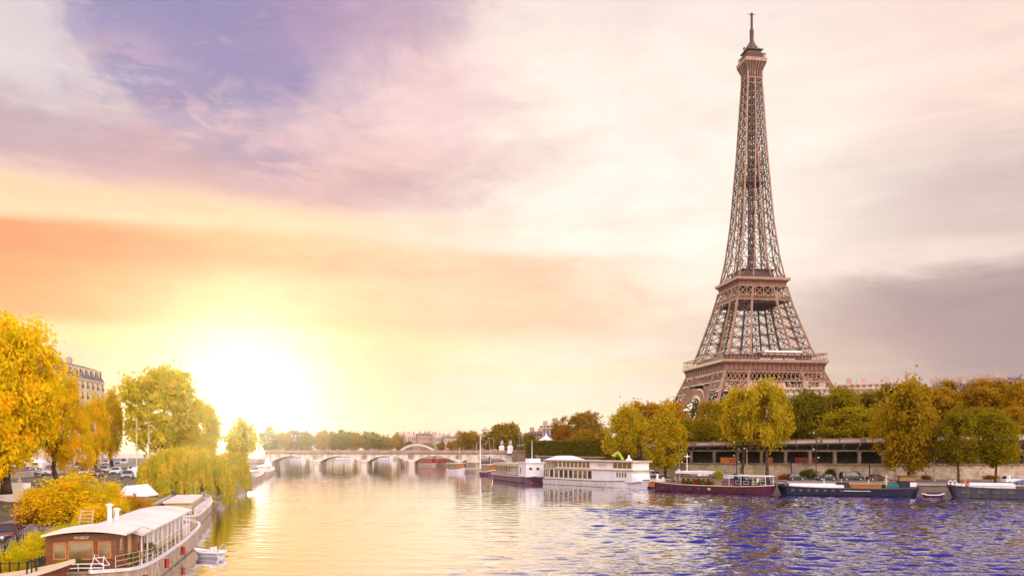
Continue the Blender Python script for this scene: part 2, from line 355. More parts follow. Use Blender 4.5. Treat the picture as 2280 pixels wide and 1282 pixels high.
# ---------------------------------------------------------------- trees
def crown_mesh(name, seed, shape='round', nc=150, per=40, ls=.075, spread=.16, hollow=.55):
    r = random.Random(seed); mb = MB(); vs, fs = mb.v, mb.f; zq = .6 if shape == 'poplar' else .85
    lobes = [(V((r.gauss(0, 1), r.gauss(0, 1), r.gauss(0, .8))).normalized(), r.uniform(.12, .5)) for _ in range(8)]
    for _ in range(nc):
        d = V((r.gauss(0, 1), r.gauss(0, 1), r.gauss(0, 1))).normalized()
        k = .62 + sum(a * max(0, d.dot(q)) ** 5 for q, a in lobes) + r.uniform(-.05, .05)
        rad = k * (hollow + (1 - hollow) * r.random() ** .55)
        c = d * rad
        if shape == 'poplar': c.x *= 1 - .38 * max(0, c.z); c.y *= 1 - .38 * max(0, c.z)
        elif shape == 'plane': c.z = c.z * .9 + .08 * (1 - c.x * c.x - c.y * c.y)
        elif shape == 'block':
            m = max(abs(d.x), abs(d.y), abs(d.z)); c = d * (rad * .86 / m) * (.62 + .38 * m); c.z *= .96
        elif shape == 'layer':
            if c.z < -.35: c.z = -.35 + (c.z + .35) * .45
            c.z = round(c.z * 3.2) / 3.2 * .5 + c.z * .5
        cs = spread * r.uniform(.6, 1.35)
        for _ in range(int(per * r.uniform(.6, 1.3))):
            p = c + V((r.gauss(0, cs), r.gauss(0, cs), r.gauss(0, cs * .75)))
            n = (p.normalized() * .55 + V((r.gauss(0, .7), r.gauss(0, .7), r.gauss(.25, .7)))).normalized()
            u = n.orthogonal().normalized(); w = n.cross(u); a = r.uniform(0, 6.28)
            u, w = u * cos(a) + w * sin(a), w * cos(a) - u * sin(a)
            s = ls * r.uniform(.55, 1.25); b = len(vs)
            q_ = zq; f3 = lambda a: (a.x, a.y, a.z * q_); u, w, n = V(f3(u)), V(f3(w)), V(f3(n)); vs += [tuple(p - u * s), tuple(p - w * s * .75 + n * s * .15), tuple(p + u * s), tuple(p + w * s * .75 + n * s * .15)]
            fs.append((b, b + 1, b + 2, b + 3))
    zs = sorted(abs(p[2]) for p in vs); rs = sorted(sqrt(p[0] ** 2 + p[1] ** 2) for p in vs); kz, kr = zs[int(len(zs) * .975)], rs[int(len(rs) * .965)]
    mb.v = [(x / kr, y / kr, z / kz) for x, y, z in vs]
    mb.mi = [0] * len(fs); me = mb.mesh(name); me.materials.append(LEAF); return me
def willow_mesh(name, seed):
    r = random.Random(seed); mb = MB(); vs, fs = mb.v, mb.f
    for _ in range(620):
        a = r.uniform(0, 6.283); q = r.random() ** .5; x, y = q * cos(a), q * sin(a)
        top = sqrt(max(0, 1 - q * q)) * .9 + r.uniform(-.12, .1); L = r.uniform(.5, 1.0) * (.6 + q * .95)
        n = int(L * 30); dx, dy = r.gauss(0, .05), r.gauss(0, .05)
        for k in range(n):
            z = top - L * k / n; f = k / n
            p = V((x * (1 + .1 * f) + dx * f, y * (1 + .1 * f) + dy * f, max(z, -1.0)))
            for _ in range(2):
                q2 = p + V((r.gauss(0, .018), r.gauss(0, .018), r.gauss(0, .02))); t = r.uniform(0, 6.28)
                u = V((cos(t), sin(t), 0)) * .018; w = V((r.gauss(0, .012), r.gauss(0, .012), -.055)); b = len(vs)
                vs += [tuple(q2 - u), tuple(q2 + u), tuple(q2 + u * .4 + w), tuple(q2 - u * .4 + w)]; fs.append((b, b + 1, b + 2, b + 3))
    mb.mi = [0] * len(fs); me = mb.mesh(name); me.materials.append(LEAF); return me
def trunk_mesh(name, seed, limbs=6):
    r = random.Random(seed); mb = MB()                       # unit: trunk from z 0 to 1 (crown base), limbs rise above it
    pts = [V((0, 0, -.06))]
    for k in range(1, 6): pts.append(V((r.gauss(0, .012) * k, r.gauss(0, .012) * k, k / 5)))
    rad = [.075, .055, .048, .044, .042, .04]
    for (a, b, ra, rb) in zip(pts, pts[1:], rad, rad[1:]): mb.tube(a, b, ra, rb, 8)
    for k in range(limbs):
        a = 6.283 * k / limbs + r.uniform(-.4, .4); z0 = r.uniform(.72, 1.0)
        p0 = V((0, 0, z0)); p1 = p0 + V((cos(a) * .13, sin(a) * .13, r.uniform(.14, .26))); p2 = p1 + V((cos(a) * .14, sin(a) * .14, r.uniform(.2, .4)))
        mb.tube(p0, p1, .026, .018, 6); mb.tube(p1, p2, .018, .007, 6)
        for _ in range(2):
            t = a + r.uniform(-.9, .9); mb.tube(p1, p1 + V((cos(t) * .16, sin(t) * .16, r.uniform(.1, .3))), .012, .004, 5)
    me = mb.mesh(name); me.materials.append(BARK)
    me.polygons.foreach_set('use_smooth', [True] * len(me.polygons)); return me
CR = {'round': [crown_mesh('round_crown', 3 + i, nc=150, per=84, ls=.049, spread=.12) for i in range(3)],
      'plane': [crown_mesh('plane_crown', 13 + i, 'plane', nc=150, per=92, ls=.045, spread=.105) for i in range(3)],
      'poplar': [crown_mesh('poplar_crown', 23 + i, 'poplar', nc=150, per=84, ls=.046, spread=.105) for i in range(2)],
      'layer': [crown_mesh('layered_crown', 33 + i, 'layer', nc=170, per=64, ls=.048, spread=.13) for i in range(2)],
      'block': [crown_mesh('clipped_crown', 43, 'block', nc=230, per=40, ls=.06, spread=.10)],
      'far': [crown_mesh('far_crown', 53 + i, 'round', nc=80, per=30, ls=.11, spread=.16) for i in range(3)],
      'fine': [crown_mesh('golden_crown', 63 + i, 'plane', nc=460, per=88, ls=.026, spread=.066, hollow=.5) for i in range(2)],
      'bush': [crown_mesh('bush_crown', 73 + i, 'plane', nc=330, per=42, ls=.036, spread=.11, hollow=.35) for i in range(2)],
      'willow': [willow_mesh('willow_crown', 83)]}
TR = [trunk_mesh('tree_trunk', 5 + i) for i in range(3)]
TC = [0]
def tree(name, label, cat, group, px, top, bot, hw, Y, gz, kind, color, depth=None, tr=1.0):
    """px centre column, crown top row, crown bottom row, half width in px, distance, ground height"""
    i = TC[0]; TC[0] += 1
    c = at(px, (top + bot) / 2, Y); rz_ = (bot - top) / 2 / F * Y; rx = hw / F * Y
    t = thing(name, label, cat, (c.x, Y, gz), 0, group)
    o = link('crown', CR[kind][i % len(CR[kind])], t); o.location = (0, 0, c.z - gz)
    a = i * 2.399; o.rotation_euler = (0, 0, a)
    s = 1.0
    o.scale = (rx * s, (depth or rx) * s, rz_ * s); o.color = tuple(color) + (1,)
    h = max(1.2, c.z - rz_ * .55 - gz)
    k = link('trunk', TR[i % 3], t); w = max(2.2, min(h, 8)) * tr * 1.15; k.scale = (w, w, h); k.rotation_euler = (0, 0, a)
    return t
OCH = (.46, .27, .015); ORA = (.45, .25, .012); OLIV = (.33, .24, .012); DGRN = (.22, .165, .012); YGR = (.56, .40, .015); BRN = (.32, .19, .012)
# ---------------------------------------------------------------- the iron tower
def lerp(tab, z):
    for (a, b), (c, d) in zip(tab, tab[1:]):
        if z <= c: return b + (d - b) * (z - a) / (c - a)
    return tab[-1][1]
TOW = V((150.0, 520.0, 7.0)); TROT = R(9)
AO = [(0, 54), (13, 46.5), (32, 37.6), (38, 35.3), (43, 33.2), (50, 30.4), (56, 28.4), (63, 25.7), (78.7, 21.1), (90, 18.0), (100, 15.8), (111, 14.2), (115, 13.0),
      (142.7, 9.9), (184, 7.1), (232, 4.6), (262, 4.3)]
BO = [(0, 30), (32, 21), (43, 17.5), (56, 14.2), (63, 12.6), (78.7, 10.0), (100, 6.7), (111, 5.6), (115, 4.2), (142.7, 2.4), (184, .9), (200, 0.01), (262, 0.01)]
def A(z): return lerp(AO, z)
def B(z): return lerp(BO, z)
def panel(mb, p00, p10, p01, p11, w, d, mid=0, hor=True):    # one braced bay between two chords
    mb.beam(p00, p11, w, d); mb.beam(p10, p01, w, d)
    if hor: mb.beam(p01, p11, w * 1.2, d)
    c = (V(p00) + V(p11) + V(p10) + V(p01)) / 4; mb.box(c, (w * 2.3, w * 2.3, w * 2.3))
    if mid: mb.beam((V(p00) + V(p10)) / 2, (V(p01) + V(p11)) / 2, w * .8, d)
def leg_mb(sx, sy, zs, ch, br, rr=0):
    mb = MB()
    P = lambda z, i, j: V((sx * (A(z) if i else B(z)), sy * (A(z) if j else B(z)), z))
    for a, b in zip(zs, zs[1:]):
        for i in (0, 1):
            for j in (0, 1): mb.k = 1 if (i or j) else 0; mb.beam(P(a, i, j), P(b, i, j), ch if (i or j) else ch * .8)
        mb.k = 0
        for (i, j), (k, l) in (((1, 0), (1, 1)), ((0, 1), (1, 1)), ((0, 0), (0, 1)), ((0, 0), (1, 0))):
            panel(mb, P(a, i, j), P(a, k, l), P(b, i, j), P(b, k, l), br, br * .8, 1)
        mb.beam(P(b, 0, 0), P(b, 1, 1), br, br); mb.beam(P(b, 0, 1), P(b, 1, 0), br, br)
    return mb
def ring(mb, z, a, w, h):
    for s in (-1, 1):
        mb.box((0, s * a, z), (2 * a + w, w, h)); mb.box((s * a, 0, z), (w, 2 * a - w, h))
def skirt(mb, z0, a0, z1, a1, t=.3):                          # plated frieze, four sloped sides
    rings = [[(-q, -q, z), (q, -q, z), (q, q, z), (-q, q, z)] for q, z in ((a0, z0), (a1, z1), (a1 - t, z1), (a0 - t, z0))]
    mb.loft(rings + [rings[0]], cap=False)
def sides(fn):                                               # fn(u, off, z) laid on each of four faces
    for k in range(4):
        c, s = (1, 0, -1, 0)[k], (0, 1, 0, -1)[k]
        yield lambda u, d, z, c=c, s=s: V((c * u + s * d, s * u - c * d, z))
def build_tower():
    t = thing('lattice_tower', 'tall brown wrought iron lattice tower rising behind the trees on the right bank', 'tower', TOW, TROT)
    z0 = [0, 9, 18, 27, 36, 43, 49.5]; z1 = [58, 63.5, 70, 76.5, 83, 89, 94.5]
    for sx in (-1, 1):
        for sy in (-1, 1):
            obj('leg', leg_mb(sx, sy, z0, 1.5, .62), [IRON, IRON_L], t)
            obj('upper_leg', leg_mb(sx, sy, z1, 1.15, .34, 1), [IRON, IRON_L], t)
    # arches
    for P in sides(0):
        mb = MB(); n = 44; pr = None
        for i in range(n + 1):
            th = pi * i / n
            o_ = (29.5 * cos(th), 39.6 * sin(th)); i_ = (26.2 * cos(th), 35.6 * sin(th)); m_ = (25.3 * cos(th), 34.6 * sin(th))
            q = [P(x, A(max(z, 0)) + .25, max(z, .2)) for x, z in (o_, i_, m_)]
            if pr:
                mb.beam(pr[0], q[0], .9, .8); mb.beam(pr[1], q[1], .9, .7); mb.beam(pr[2], q[2], .6, 1.2)
                mb.beam(pr[0], q[1], .35); mb.beam(pr[1], q[0], .35)
            mb.beam(q[0], q[1], .4)
            pr = q
        for i in range(9, 36):                               # spandrel bars up to the girder
            th = pi * i / n; x, z = 29.5 * cos(th), 39.6 * sin(th)
            if z < 38.6: mb.beam(P(x, A(z), z), P(x * 1.0, A(41), 41), .4); mb.beam(P(x, A(z), z), P(x - 1.6 * (1 if x > 0 else -1), A(41), 41), .35)
        obj('arch', mb, IRON_L, t)
    # first platform
    fp = MB(); ring(fp, 54.4, 32.6, 1.0, 1.7); fp.box((0, 0, 53.9), (64, 64, .5)); obj_fp = obj('first_platform', fp, IRON_L, t)
    mb = MB(); skirt(mb, 48.2, 30.9, 51.6, 31.2); skirt(mb, 51.6, 31.2, 53.5, 32.4)
    for P in sides(0):
        for i in range(22):
            u = -31 + 62 * i / 21
            mb.beam(P(u, 31.2, 48.4), P(u, 31.5, 51.8), .5, .5); mb.beam(P(u, 31.5, 51.8), P(u, 32.7, 53.4), .55, .6)
            if i < 21: mb.box(P(u + 1.48, 31.1, 49.0), (1.9, 1.9, .3))
    obj('frieze', mb, IRON_M, obj_fp)
    mb = MB()                                                 # diamond girder under the frieze
    for P in sides(0):
        for z in (48.1, 42.6):
            mb.beam(P(-A(z) - .2, A(z) + .3, z), P(A(z) + .2, A(z) + .3, z), .8, .7)
        n = 24
        for i in range(n):
            for a, b in ((i, i + 1), (i + 1, i)):
                f = lambda k, z: P((-1 + 2 * k / n) * A(z), A(z) + .3, z)
                mb.beam(f(a, 42.8), f(b, 48.0), .42, .3)
        for k in (-1, 1):
            mb.beam(P(k * B(42.6), A(42.6) + .4, 42.6), P(k * B(48), A(48) + .4, 48), 1.0, .6)
            for i in range(7):                               # closer mesh below it, on the legs only
                f = lambda q, z: P(k * (B(z) + (A(z) - B(z)) * q / 7), A(z) + .3, z)
                for z_ in (37.6, 40.0):
                    mb.beam(f(i, z_), f(i + 1, z_ + 2.4), .4, .3); mb.beam(f(i + 1, z_), f(i, z_ + 2.4), .4, .3)
            mb.beam(f(0, 37.5), f(7, 37.5), .8, .6)
    obj('lattice_girder', mb, IRON_L, obj_fp)
    mb = MB(); ring(mb, 59.3, 32.3, .9, .5)
    for P in sides(0):
        for i in range(30): u = -32.3 + 64.6 * i / 29; mb.beam(P(u, 32.3, 55.1), P(u, 32.3, 59.1), .2, .2)
        mb.beam(P(-32.3, 32.3, 56.3), P(32.3, 32.3, 56.3), .22, .2)
    obj('gallery_rail', mb, IRON_L, obj_fp)
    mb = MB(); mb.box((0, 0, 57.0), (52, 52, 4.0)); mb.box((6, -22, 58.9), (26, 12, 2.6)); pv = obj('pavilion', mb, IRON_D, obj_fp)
    mb = MB(); mb.box((7, -22.5, 60.6), (24, 11, .9)); obj('roof', mb, WHITE, pv)
    for k in range(3):
        mb = MB(); mb.box((-3.6 + k * 7.6, -26.6, 55.9), (6.6, .12, .8))
        for i in range(6): mb.box((-6.3 + k * 7.6 + i * 1.08, -26.61, 56.05), (.6, .13, 1.1))
        obj('banner', mb, WHITE, pv)
    mb = MB()
    for i in range(6): mb.box((-5 + i * 4.2, -28.12, 58.9), (3.1, .12, .7))
    obj('window_band', mb, PANEL, pv)
    # second platform
    sp = MB(); ring(sp, 106.1, 16.7, 1.0, 1.5); sp.box((0, 0, 105.7), (33, 33, .5)); s2 = obj('second_platform', sp, IRON_L, t)
    mb = MB(); skirt(mb, 101.6, 15.0, 103.8, 15.2); skirt(mb, 103.8, 15.2, 105.4, 16.9)
    for P in sides(0):
        for i in range(15): u = -15 + 30 * i / 14; mb.beam(P(u, 15.1, 101.8), P(u, 15.4, 103.9), .3, .3); mb.beam(P(u, 15.4, 103.9), P(u, 17, 105.4), .3, .3)
    obj('frieze', mb, IRON_M, s2)
    mb = MB()
    for P in sides(0):
        for z in (101.5, 96.0, 93.0): mb.beam(P(-A(z), A(z) + .2, z), P(A(z), A(z) + .2, z), .7, .5)
        for k in (-1, 1):
            mb.beam(P(k * A(93), A(93) + .1, 93), P(k * A(101.5), A(101.5) + .1, 101.5), 1.1, .7)
            mb.beam(P(k * B(93), A(93) + .1, 93), P(k * B(101.5), A(101.5) + .1, 101.5), 1.1, .7)
        for i in range(6):
            f = lambda q, z: P(-A(z) + 2 * A(z) * q / 6, A(z) + .2, z)
            mb.beam(f(i, 96), f(i + 1, 101.5), .45, .3); mb.beam(f(i + 1, 96), f(i, 101.5), .45, .3); mb.beam(f(i, 96), f(i, 101.5), .35, .3)
        for i in range(26):
            f = lambda q, z: P(-A(z) + 2 * A(z) * q / 26, A(z) + .2, z)
            mb.beam(f(i, 93), f(i + 1, 96), .3, .25); mb.beam(f(i + 1, 93), f(i, 96), .3, .25)
    obj('lattice_girder', mb, IRON_L, s2)
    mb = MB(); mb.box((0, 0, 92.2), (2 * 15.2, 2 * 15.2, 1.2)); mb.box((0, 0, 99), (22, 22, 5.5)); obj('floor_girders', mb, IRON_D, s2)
    mb = MB(); ring(mb, 108.2, 14.9, .3, .2)
    for P in sides(0):
        for i in range(24): u = -14.9 + 29.8 * i / 23; mb.beam(P(u, 14.9, 106.8), P(u, 14.9, 108.1), .2)
    obj('gallery_rail', mb, IRON, s2)
    mb = MB(); mb.box((0, 0, 110.4), (19, 19, 4.0)); mb.box((0, 0, 112.9), (21, 21, .8)); obj('upper_kiosk', mb, IRON, s2)
    # shaft
    zs = [106]
    while zs[-1] < 238: zs.append(zs[-1] + max(4.2, A(zs[-1]) * .92))
    zs[-1] = 240
    sh = MB()
    for P in sides(0):
        for a, b in zip(zs, zs[1:]):
            for (f0, f1) in ((-1, -1), (1, 1)):
                pass
            c = lambda k, z: P((-A(z), -B(z), B(z), A(z))[k], A(z), z)
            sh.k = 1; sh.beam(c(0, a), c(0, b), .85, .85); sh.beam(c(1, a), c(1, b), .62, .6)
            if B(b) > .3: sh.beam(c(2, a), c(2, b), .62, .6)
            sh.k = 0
            panel(sh, c(0, a), c(1, a), c(0, b), c(1, b), .38, .3, 1); panel(sh, c(2, a), c(3, a), c(2, b), c(3, b), .38, .3, 1)
            if B(a) > 1.2:
                sh.beam(c(1, b), c(2, b), .34, .3)
    for a, b in zip(zs, zs[1:]):                             # inner faces of the four legs
        if B(b) < .8: continue
        for s in (-1, 1):
            for q in (-1, 1):
                e = lambda i, z, s=s, q=q: V((s * B(z), q * (A(z) if i else B(z)), z)); g = lambda i, z, s=s, q=q: V((s * (A(z) if i else B(z)), q * B(z), z))
                panel(sh, e(0, a), e(1, a), e(0, b), e(1, b), .28, .25); panel(sh, g(0, a), g(1, a), g(0, b), g(1, b), .28, .25)
    obj('shaft', sh, [IRON, IRON_L], t)
    mb = MB(); r = random.Random(9)
    for x, y in ((-1.6, -1.6), (1.6, -1.6), (1.6, 1.6), (-1.6, 1.6)): mb.beam((x, y, 106), (x * .8, y * .8, 240), .5)
    z = 108
    while z < 238:
        k = .8 + .2 * (240 - z) / 134
        for q in range(4):
            x0, y0 = ((-1.6, -1.6), (1.6, -1.6), (1.6, 1.6), (-1.6, 1.6))[q]; x1, y1 = ((1.6, -1.6), (1.6, 1.6), (-1.6, 1.6), (-1.6, -1.6))[q]
            mb.beam((x0 * k, y0 * k, z), (x1 * k, y1 * k, z + 3.4), .35)
        if r.random() < .62: mb.box((r.uniform(-.4, .4), 0, z + 1.2), (2.6, 2.6, r.uniform(1.2, 2.6)))
        z += 4.1
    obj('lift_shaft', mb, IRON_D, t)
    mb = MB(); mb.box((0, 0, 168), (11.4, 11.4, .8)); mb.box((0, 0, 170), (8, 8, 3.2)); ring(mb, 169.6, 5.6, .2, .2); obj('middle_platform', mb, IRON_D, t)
    # top
    mb = MB(); skirt(mb, 236.5, 4.7, 242, 6.5, .25); mb.box((0, 0, 242.2), (13, 13, .5))
    top = obj('top_gallery', mb, IRON_D, t)
    mb = MB()
    for P in sides(0):
        for i in range(7): u = -1 + 2 * i / 6; mb.beam(P(u * 4.5, 4.6, 233), P(u * 4.7, 4.9, 237.4), .3); mb.beam(P(u * 4.7, 4.9, 237.4), P(u * 6.5, 6.7, 242), .34)
        mb.beam(P(-4.6, 4.6, 233), P(4.6, 4.6, 233), .7); mb.beam(P(-4.6, 4.6, 230), P(4.6, 4.6, 230), .5)
    obj('bracket', mb, IRON_L, top)
    mb = MB(); skirt(mb, 242.4, 6.9, 244.6, 7.0, .3); obj('parapet', mb, IRON_L, top)
    mb = MB(); mb.box((0, 0, 246), (10.6, 10.6, 4)); ring(mb, 247.6, 6.2, .3, .2)
    for P in sides(0):
        for i in range(12): u = -6.2 + 12.4 * i / 11; mb.beam(P(u, 6.2, 244.6), P(u, 6.2, 247.6), .16)
    obj('cage', mb, IRON, top)
    mb = MB(); mb.box((0, 0, 249), (8.4, 8.4, 1.6)); mb.box((0, 0, 250.6), (10.6, 10.6, .5)); mb.lathe([(3.6, 250.8), (3.4, 253), (2.4, 255), (1.5, 257)], n=10)
    r = random.Random(12)
    for i in range(26):
        a = r.uniform(0, 6.28); q = r.uniform(3.2, 5.6); h = r.uniform(1, 4); mb.beam((q * cos(a), q * sin(a), 250.8), (q * cos(a), q * sin(a), 250.8 + h), .26)
        if i % 3 == 0: mb.box((q * cos(a), q * sin(a), 251.4 + h * .5), (.9, .9, 1.2))
    obj('aerial_deck', mb, IRON, top)
    mb = MB(); mb.lathe([(1.5, 255.5), (1.25, 258), (1.2, 261), (1.35, 261.2), (1.3, 264.6), (.6, 265.4)], n=10); an = obj('antenna', mb, IRON_D, t)
    mb = MB()
    for x, y in ((-.45, -.45), (.45, -.45), (.45, .45), (-.45, .45)): mb.beam((x, y, 265), (x, y, 274.4), .22)
    for k in range(12):
        z = 265.6 + k * .72; mb.box((0, 0, z), (1.1, 1.1, .25))
    mb.box((0, 0, 274.2), (1.7, 1.7, .4)); mb.beam((-3.4, 0, 274.3), (3.4, .6, 274.8), .2); mb.box((0, 0, 274.8), (1.2, 1.2, .7))
    obj('mast', mb, IRON, an)
    return t
build_tower()
# ---------------------------------------------------------------- ground, river, banks
RQ = [(300, 128), (150, 158), (112, 169), (86, 178), (58, 187.5), (37, 206), (16, 246), (5, 278), (0, 310), (-1, 345), (2, 390), (5, 432)]      # right quay edge
LQ = [(-33, -90), (-34, 20), (-35.5, 50), (-41.5, 88), (-48, 112), (-60, 152), (-71, 190), (-90, 280), (-106, 352), (-121, 405), (-125, 432)]   # left quay edge
RW = [(330, 190), (xat(2280, 212), 212), (xat(1900, 212), 212), (xat(1520, 224), 224), (xat(1400, 244), 244), (xat(1280, 268), 268), (xat(1190, 300), 300), (12, 345), (14, 390), (10, 432)]   # foot of the right quay wall
import numpy as np
def river():
    xs_ = np.arange(-75, 160.1, .4); ys_ = np.concatenate([np.arange(48, 140, .28), np.arange(140, 330.5, .8)])
    X, Y = np.meshgrid(xs_, ys_); rg = np.random.RandomState(5); H = np.zeros_like(X)
    for i in range(26):                                       # wind ripples: many short crested wave trains
        lam = 1.1 * (1.14 ** (i * .44)) * rg.uniform(.85, 1.2); th = rg.normal(0.12, .55); k = 2 * np.pi / lam
        ph = rg.uniform(0, 6.28); wob = 1.3 * np.sin(X * rg.uniform(.03, .11) + Y * rg.uniform(-.06, .06) + rg.uniform(0, 6))
        env = .6 + .4 * np.sin(X * rg.uniform(.02, .09) + rg.uniform(0, 6)) * np.sin(Y * rg.uniform(.02, .07) + rg.uniform(0, 6))
        H += (.064 / k) * env * np.sin(k * (X * np.sin(th) + Y * np.cos(th)) + ph + wob)
    gust = np.sin(X * .051 + Y * .021 + 1) * np.sin(Y * .043 - X * .017) * 9 + np.sin(X * .11 - Y * .06) * 4
    lee = X - .13 * Y + gust; t = np.clip((lee + 20) / 36, 0, 1); ruf = .12 + .88 * t * t * (3 - 2 * t)
    edge = np.minimum(np.minimum((X + 75) / 10, (160 - X) / 10), np.minimum((Y - 48) / 4, (330.4 - Y) / 60)).clip(0, 1)
    Z = H * ruf * edge; ny, nx = X.shape
    v = np.stack([X, Y, Z], -1).reshape(-1, 3); idx = np.arange(nx * ny).reshape(ny, nx)
    q = np.stack([idx[:-1, :-1], idx[:-1, 1:], idx[1:, 1:], idx[1:, :-1]], -1).reshape(-1, 4)
    x0, x1, y0, y1 = xs_[0], xs_[-1], ys_[0], ys_[-1]; n = len(v)
    out = np.array([(-1450, -120, 0), (1450, -120, 0), (1450, y0, 0), (-1450, y0, 0), (x0, y0, 0), (x1, y0, 0), (-1450, y1, 0), (1450, y1, 0), (x0, y1, 0), (x1, y1, 0), (-1450, 1450, 0), (1450, 1450, 0)], float)
    q2 = np.array([(0, 1, 2, 3), (3, 4, 8, 6), (5, 2, 7, 9), (6, 7, 11, 10)]) + n
    V_ = np.concatenate([v, out]); Q = np.concatenate([q, q2]); me = bpy.data.meshes.new('river')
    me.vertices.add(len(V_)); me.vertices.foreach_set('co', V_.astype(np.float32).ravel()); me.loops.add(Q.size); me.loops.foreach_set('vertex_index', Q.ravel().astype(np.int32))
    me.polygons.add(len(Q)); me.polygons.foreach_set('loop_start', np.arange(0, Q.size, 4, dtype=np.int32)); me.polygons.foreach_set('use_smooth', np.ones(len(Q), bool)); me.update(calc_edges=True)
    me.materials.append(WATER); o = link('river', me); o['kind'] = 'structure'
river()
mb = MB(); mb.add([(-1460, -130, -2), (1460, -130, -2), (1460, 1460, -2), (-1460, 1460, -2)], [(0, 1, 2, 3)]); struct('ground', mb, EARTH)
def strip(name, a, b, za, zb, m, zbot=-1.5):                  # slab between two polylines
    mb = MB(); n = len(a)
    f = lambda z, i: z[i] if isinstance(z, (list, tuple)) else z
    P = [(p[0], p[1], f(za, i)) for i, p in enumerate(a)] + [(p[0], p[1], f(zb, i)) for i, p in enumerate(b)] + \
        [(p[0], p[1], zbot) for p in a] + [(p[0], p[1], zbot) for p in b]
    fs = []
    for i in range(n - 1):
        fs += [(i, i + 1, n + i + 1, n + i), (2 * n + i, 2 * n + i + 1, i + 1, i), (n + i, n + i + 1, 3 * n + i + 1, 3 * n + i)]
    fs += [(0, n, 3 * n, 2 * n), (n - 1, 3 * n - 1, 4 * n - 1, 2 * n - 1)]
    mb.add(P, fs); return struct(name, mb, m)
def resample(pts, k):
    L = [0]
    for a, b in zip(pts, pts[1:]): L.append(L[-1] + math.dist(a, b))
    out = []
    for i in range(k):
        s = L[-1] * i / (k - 1)
        for j in range(len(pts) - 1):
            if s <= L[j + 1] + 1e-6:
                t = (s - L[j]) / (L[j + 1] - L[j]); out.append(tuple(p + (q - p) * t for p, q in zip(pts[j], pts[j + 1]))); break
    return out
def offs(pts, d):                                             # shift a polyline sideways (left of its direction is +)
    out = []
    for i, p in enumerate(pts):
        a = V(pts[max(0, i - 1)][:2]); b = V(pts[min(len(pts) - 1, i + 1)][:2]); t = (b - a).normalized()
        out.append((p[0] - t.y * d, p[1] + t.x * d))
    return out
QZ = 2.2
rq, rw = resample(RQ, 30), resample(RW, 30)
strip('right_quay', rq, [(p[0] - .02, p[1]) for p in rw], QZ, QZ, COBB)
GZ = 5.9
rw2 = offs(rw, -9.0)
strip('gallery_floor', offs(rw, -.7), rw2, GZ, GZ, CONC)
UP = 10.7
strip('right_upper_street', offs(rw, -8.5), [(p[0] + 900, p[1] + 900) for p in rw], UP, UP, ASPH)
lq = resample(LQ, 30)
LZ, LU = 2.4, 5.0
l1 = offs(lq, 11); l2 = offs(lq, 24); l3 = offs(lq, 60)
strip('left_quay', lq, l1, LZ, LZ, COBB)
strip('left_slope', offs(lq, 10.98), l2, LZ, LU, EARTH)
strip('left_upper_street', offs(lq, 23.98), [(p[0] - 1200, p[1]) for p in lq], LU, LU, ASPH)
mb = MB(); mb.prism([(-1440, 700), (-60, 715), (80, 690), (200, 560), (1440, 560), (1440, 1440), (-1440, 1440)], -1.5, 2.0); struct('far_bank', mb, STONE)
mb = MB(); mb.prism([(14, 431), (1000, 431), (1000, 900), (90, 690), (-12, 560), (-40, 500), (-28, 452)], -1.5, 3.0); struct('right_bank_terrace', mb, COBB)
mb = MB(); mb.prism([(-1400, 431), (-125, 431), (-128, 470), (-165, 600), (-190, 720), (-1400, 720)], -1.5, 4.6); struct('left_bank_terrace', mb, STONE)
# quay copings
for nm, pts, z, lab in (('quay_coping', rq, QZ, 'pale stone coping along the edge of the right quay beside the moored barges'), ('quay_coping', lq, LZ, 'pale stone coping along the edge of the left quay beside the houseboats')):
    mb = MB()
    for a, b in zip(pts, pts[1:]): mb.beam((a[0], a[1], z + .1), (b[0], b[1], z + .1), .6, .3)
    tag(obj(nm, mb, STONE), lab, 'kerb')
# ---------------------------------------------------------------- right embankment: wall, gallery, parapet
rwW = resample(RW[:5], 40)                                    # the part with the gallery
def wall_between(name, pts, z0, z1, th, m, lab, cat, cap=None):
    mb = MB(); o_ = offs(pts, -th)
    n = len(pts); P = [(*p, z0) for p in pts] + [(*p, z1) for p in pts] + [(*p, z1) for p in o_] + [(*p, z0) for p in o_]
    fs = []
    for i in range(n - 1):
        for k in range(3): fs.append((k * n + i, k * n + i + 1, (k + 1) * n + i + 1, (k + 1) * n + i))
    fs += [(0, n, 2 * n, 3 * n), (n - 1, 4 * n - 1, 3 * n - 1, 2 * n - 1)]
    mb.add(P, fs); w = tag(obj(name, mb, m), lab, cat)
    if cap:
        mb = MB()
        for a, b in zip(offs(pts, .12), offs(pts, .12)[1:]): mb.beam((*a, z1 + .12), (*b, z1 + .12), .8, .28)
        obj('coping', mb, cap, w)
    return w
wall_between('quay_wall', rwW, QZ - .3, GZ + .02, .68, WALLM, 'long stained stone quay wall behind the parked cars on the right bank', 'wall', STONE_D)
def ptop(p):                                                   # parapet foot height follows the climbing street
    px = 1140 + p[0] / p[1] * F
    return lerp([(1380, 10.35), (1520, 10.6), (1860, 11.4), (2280, 12.2), (2600, 12.8)], px)
gal = thing('station_gallery', 'long dark concrete gallery with grey columns above the right quay wall', 'gallery')
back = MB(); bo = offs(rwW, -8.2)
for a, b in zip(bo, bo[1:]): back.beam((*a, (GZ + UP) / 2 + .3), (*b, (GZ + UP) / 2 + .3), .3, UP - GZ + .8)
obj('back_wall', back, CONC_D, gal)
beamb = MB(); lo = offs(rwW, -1.2)
for a, b in zip(lo, lo[1:]): beamb.beam((*a, 9.45), (*b, 9.45), .7, .5)
obj('beam', beamb, CONC, gal)
sl = MB(); ed = offs(rwW, 1.6); inn = offs(rwW, -1.3)
